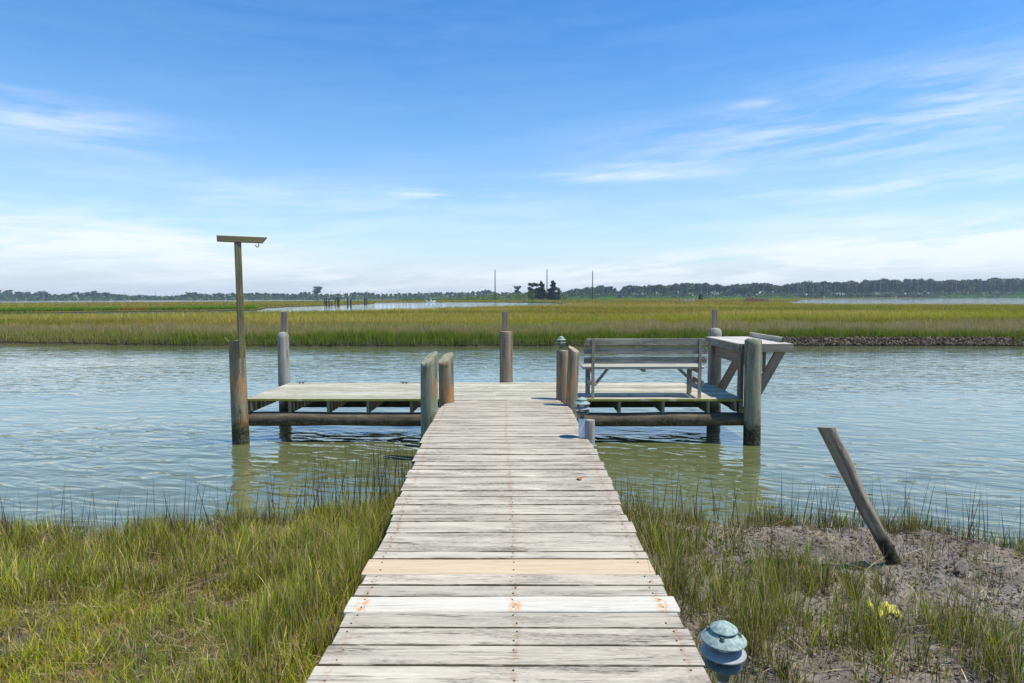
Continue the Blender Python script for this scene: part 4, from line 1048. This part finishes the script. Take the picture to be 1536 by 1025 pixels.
# ------------------------------------------------------------------ bench (its back to the shore)
def bench():
    xa = (aty(875, 550, yF) - FLc).dot(EX); xb = (aty(1058, 550, yF) - FLc).dot(EX)
    o = D((xa + xb) / 2, .25, DZ)
    t = thing('park_bench', o, 'weathered grey slatted wooden bench facing the water on the platform', 'bench')
    zrow = lambda v, yl_: aty(960, v, D(2.0, yl_, 0).y).z
    for (v0, v1, e, lab) in ((507.5, 517.5, .0, 0), (521.3, 530.5, -.004, 1), (535.5, 544.5, -.004, 2)):
        z0, z1 = zrow(v1, .07), zrow(v0, .07); zc = (z0 + z1) / 2; mb = MB()
        yy = .115 - (zc - 1.0) * .08
        mb.box(D((xa + xb) / 2, yy, zc), EX, UP, -EY, (xb - xa) / 2 + e, (z1 - z0) / 2, .018, .004, 8, .001)
        if lab == 0:   # clipped upper corners
            c = D((xa + xb) / 2, yy, zc); hl = (xb - xa) / 2
            nv = []
            for v in mb.v:
                v = Vector(v); s = (v - c).dot(EX)
                if abs(s) > hl - .02 and v.z > zc: v = v - EX * math.copysign(.045, s)
                nv.append(tuple(v))
            mb.v = nv
        mb.build('back_slat', M['bench'], t)
    zs = zrow(550.5, .2)
    for k, yy in enumerate((.20, .345, .49)):
        mb = MB(); mb.box(D((xa + xb) / 2 - .015, yy, zs), EX, EY, UP, (xb - xa) / 2 - .01, .068, .018, .005, 8, .001); mb.build('seat_slat', M['bench_seat'], t)
    for u in (888, 1045):
        x = (aty(u, 560, D(0, .06, 0).y) - FLc).dot(EX)
        mb = MB(); mb.beam(D(x, .055, DZ + .001), D(x, .055, zrow(506.5, .05) - .01), .04, .045, up=EX); mb.build('back_post', M['bench'], t)
        mb = MB(); mb.beam(D(x - .03, .52, DZ + .001), D(x - .03, .52, zs - .02), .04, .07, up=EX); mb.build('leg', M['bench'], t)
        mb = MB(); mb.beam(D(x - .005, .08, zs - .045), D(x - .005, .56, zs - .045), .035, .05); mb.build('seat_rail', M['bench'], t)
        mb = MB(); mb.beam(D(x + .042 * (1 if u > 1000 else -1), .02, DZ + .235), D(x + .042 * (1 if u > 1000 else -1), .56, DZ + .235), .03, .07); mb.build('side_rail', M['bench'], t)
        s = 1 if u < 1000 else -1
        mb = MB(); mb.beam(D(x + s * .03, .10, DZ + .19), D(x + s * .26, .30, zs - .02), .03, .04); mb.build('brace', M['bench'], t)
    mb = MB(); xm = (xa + xb) / 2; mb.beam(D(xm, .14, zs - .04), D(xm, .56, zs - .04), .05, .04); mb.build('seat_rail', M['bench'], t)
bench()

# ------------------------------------------------------------------ fish cleaning table
def table():
    zt = aty(1110, 516, D(7.4, .05, 0).y).z
    loc = lambda u, v, yl_: (aty(u, v, D(7.4, yl_, 0).y) - FLc).dot(EX)
    x0 = loc(1110, 516, .1) ; x1 = loc(1188, 518, .1)
    ya, yb = .10, PD - .02
    t = thing('cleaning_table', D(x0 + .1, PD / 2, DZ), 'weathered wooden fish cleaning table braced out over the right end of the platform', 'table')
    n = 6; mb = MB(); w = (x1 - x0) / n
    for k in range(n):
        mb.box(D(x0 + w * (k + .5), (ya + yb) / 2, zt - .019 - .001 * (k % 2)), EY, EX, UP, (yb - ya) / 2, w / 2 - .003, .018, .004, 4, .001)
    mb.build('tabletop', M['tabletop'], t)
    mb = MB(); mb.box(D(x0 - .021, (ya + yb) / 2, zt - .062), EY, EX, UP, (yb - ya) / 2 + .02, .019, .06, .004, 4, .001); mb.build('apron', M['table'], t)
    mb = MB(); mb.box(D((x0 + x1) / 2, ya - .02, zt - .062), EX, EY, UP, (x1 - x0) / 2 + .0, .018, .06, .004, 4, .001); mb.build('apron', M['table'], t)
    mb = MB(); mb.box(D((x0 + x1) / 2, yb + .02, zt - .062), EX, EY, UP, (x1 - x0) / 2, .018, .06, .004, 4, .001); mb.build('apron', M['table'], t)
    mb = MB(); mb.box(D(x1 - .04, (ya + yb) / 2 + .10, zt + .030), EY, EX, UP, (yb - ya) / 2 - .14, .02, .045, .006, 4, .001); mb.build('batten', M['plank'], t)
    for yy in (.15, PD - .20):
        mb = MB(); mb.beam(D(x0 + .035, yy, .50), D(x0 + .035, yy, zt - .04), .20 if yy > 1 else .15, .045, up=EX); mb.box(D(x0 + .005, yy - .06, (DZ + zt) / 2 - .02), UP, EX, EY, (zt - DZ) / 2 - .03, .012, .03, .003); mb.build('leg', M['table_leg'], t)
        mb = MB(); mb.beam(D(x0 + .06, yy + .01, .60), D(x1 - .10, yy + .01, zt - .05), .05, .12, up=(0, 1, 0)) if False else mb.beam(D(x0 + .12, yy + .01, .42), D(x1 - .12, yy + .01, zt - .06), .045, .14); mb.build('brace', M['table_leg'], t)
    mb = MB(); mb.beam(D(x0 + .07, .15, zt - .23), D(x0 + .07, PD - .2, zt - .23), .04, .17); mb.build('stretcher', M['table_leg'], t)
    # little hinged hanger below the top
    xh = loc(1145.5, 545, .35)
    mb = MB(); mb.box(D(xh, .35, zt - .30), UP, EX, EY, .15, .022, .018, .004); mb.box(D(xh, .33, zt - .14), EX, EY, UP, .05, .012, .012, .003); mb.build('hanging_block', M['table'], t)
table()

# ------------------------------------------------------------------ pagoda path lamps
def pagoda(c, s, label, stem_h, name='path_lamp', box=None, tilt_=0.0):
    """c: centre under the neck (world), s: brim radius, stem_h: stem length below the neck"""
    t = thing(name, (c[0], c[1], c[2] - stem_h), label, 'path lamp', 'tiered pagoda lamps along the pier')
    c = Vector(c); k = s / .088
    mb = MB(); mb.lathe(c, [(.0, .238 * k), (.012 * k, .236 * k), (.030 * k, .227 * k), (.052 * k, .211 * k), (.054 * k, .206 * k), (.048 * k, .204 * k)], 36)
    mb.build('cap', M['verdigris'], t, True)
    mb = MB(); mb.lathe(c, [(.048 * k, .199 * k), (.053 * k, .196 * k), (.086 * k, .170 * k), (.088 * k, .165 * k), (.085 * k, .164 * k), (.05 * k, .185 * k), (.0, .188 * k)], 36); mb.build('upper_tier', M['verdigris'], t, True)
    mb = MB(); mb.lathe(c, [(.0, .128 * k), (.055 * k, .130 * k), (.086 * k, .117 * k), (.088 * k, .112 * k), (.084 * k, .112 * k), (.05 * k, .120 * k), (.0, .121 * k)], 36); mb.build('middle_tier', M['bluegrey'], t, True)
    mb = MB(); mb.lathe(c, [(.0, .078 * k), (.05 * k, .080 * k), (.071 * k, .070 * k), (.073 * k, .064 * k), (.060 * k, .056 * k), (.030 * k, .036 * k), (.024 * k, .0), (.0, .0)], 36); mb.build('lower_tier', M['lampdark'], t, True)
    mb = MB(); mb.lathe(c, [(.034 * k, .078 * k), (.034 * k, .190 * k)], 24); mb.build('lens', M['lens'], t, True)
    mb = MB()
    for a in (.6, 2.2, 3.8, 5.4):
        q = c + Vector((math.cos(a) * .048 * k, math.sin(a) * .048 * k, 0))
        mb.tube([q + Vector((0, 0, .074 * k)), q + Vector((0, 0, .180 * k))], [.006 * k, .006 * k], 8)
        q2 = c + Vector((math.cos(a + .5) * .058 * k, math.sin(a + .5) * .058 * k, .186 * k)); mb.tube([q2, q2 + Vector((0, 0, .016 * k))], [.010 * k, .007 * k], 8)
    mb.build('spacers', M['lampdark'], t, True)
    mb = MB(); mb.tube([c + Vector((0, 0, .004)), c - Vector((0, 0, stem_h))], [.0165 * k, .0165 * k], 14); mb.build('stem', M['conduit'] if box is None or box[2] else M['iron'], t, True)
    if box:
        mb = MB(); hw, hh, _ = box; b = c - Vector((0, 0, stem_h)); mb.box(b + Vector((0, 0, hh)), (0, 0, 1), (1, 0, 0), (0, 1, 0), hh, hw, hw, .006); mb.build('junction_box', M['conduit'], t)
    return t
# near lamp, at the right edge of the walkway
yN = 2.12; cN = aty(1084, 1019, yN); A_, B_ = walk(1060)
pagoda((cN.x, cN.y, cN.z), .080, 'large green-grey tiered lamp nearest the viewer at the right walkway edge', cN.z - (EYE.z - 1.69) - .001, box=(.03, .06, True))
# lamp in the notch of the walkway
yM = walk(657)[1].y + .02; cM = aty(873, 628, yM); zM = EYE.z - drop(655)
pagoda((cM.x, cM.y, cM.z), .0875, 'tiered lamp on a pale box beside the short post midway along the walkway', cM.z - zM - .001, box=(.034, .105, True))
cH = aty(842, 523, tH.y); 
pagoda((cH.x, cH.y, cH.z - .0), .068, 'small tiered lamp on top of the brown piling left of the bench', cH.z - tH.z - .004, box=(.0, .0, False)[:0] or None)

# ------------------------------------------------------------------ leaning post in the mud
def leaning():
    b = onz(1342, 846, .17); d0 = b.y
    t = thing('leaning_post', b, 'old split driftwood post leaning left out of the mud on the right bank', 'post')
    top = aty(1240, 641, d0 - .10); pts = []; rad = []
    for i in range(30):
        f = -.18 + 1.18 * i / 29
        p = b + (top - b) * f + Vector((-.010 * math.sin(max(f, 0) * 3.14) + .003 * math.sin(f * 11), 0, 0))
        pts.append(p); rad.append(.044 + .010 * max(f, 0) + .002 * math.sin(f * 19))
    mb = MB(); mb.tube(pts, rad, 18, .05, slant=(-.62, -.25), seed=21); mb.build('shaft', M['driftwood'], t, True)
leaning()
def yellow_scrap():
    p = onz(1326, 912, .24); g = bankz(np.array([p.x]), np.array([p.y]))[0]
    nx, ny = 22, 9; gx = np.linspace(-.095, .095, nx); gy = np.linspace(-.032, .032, ny); X, Y = np.meshgrid(gx, gy, indexing='ij')
    Z = (fbm(X, Y, .035, 3, 3) - .5) * .07 + .035 + Y * .5 + .02 * np.sin(X * 60)
    i = np.arange(nx * ny).reshape(nx, ny); Fc = np.stack([i[:-1, :-1], i[1:, :-1], i[1:, 1:], i[:-1, 1:]], -1).reshape(-1, 4)
    o = npmesh('plastic_scrap', np.stack([X + p.x, Y + p.y, Z + g], -1).reshape(-1, 3), Fc, M['yellow'], smooth=True, loc=(p.x, p.y, g))
    md = o.modifiers.new('thick', 'SOLIDIFY'); md.thickness = .003
    tag(o, 'crumpled yellow plastic scrap lying in the muddy grass', 'litter')
yellow_scrap()

def leaf():
    p = onz(870, 719, EYE.z - drop(719)) + Vector((0, 0, .004)); mb = MB(); n = 10; vs = []
    for k in range(n):
        a = 2 * math.pi * k / n; rr = 1 if k % 2 else .72; vs.append(p + Vector((math.cos(a) * .030 * rr, math.sin(a) * .040 * rr, .012 + .010 * math.cos(2 * a))))
    vs.append(p + Vector((0, 0, .004)))
    mb.quadmesh(vs, [[k, (k + 1) % n, n] for k in range(n)], [[(0, 0)] * 3] * n); o = mb.build('dead_leaf', plain('orange_leaf', (.50, .20, .05), .7))
    tag(o, 'small orange dead leaf lying on the walkway boards below the short post', 'leaf')
leaf()

# ------------------------------------------------------------------ haze
def haze():
    x0, x1, y0, y1, z0, z1 = -1850, 1850, -35, 1850, -1.3, 45
    v = [(x0, y0, z0), (x1, y0, z0), (x1, y1, z0), (x0, y1, z0), (x0, y0, z1), (x1, y0, z1), (x1, y1, z1), (x0, y1, z1)]
    f = [(0, 3, 2, 1), (4, 5, 6, 7), (0, 1, 5, 4), (1, 2, 6, 5), (2, 3, 7, 6), (3, 0, 4, 7)]
    m = bpy.data.materials.new('haze_air'); m.use_nodes = True; nt = m.node_tree; nt.nodes.clear()
    out = nt.nodes.new('ShaderNodeOutputMaterial'); pv = nt.nodes.new('ShaderNodeVolumePrincipled')
    pv.inputs['Color'].default_value = (.72, .86, 1.0, 1); pv.inputs['Density'].default_value = HAZE; pv.inputs['Anisotropy'].default_value = .2
    nt.links.new(pv.outputs[0], out.inputs['Volume'])
    tag(npmesh('haze', v, f, m), 'thin pale blue air that fades the far woods', 'haze', kind='stuff')
HAZE = 0.00020
if HAZE: haze()
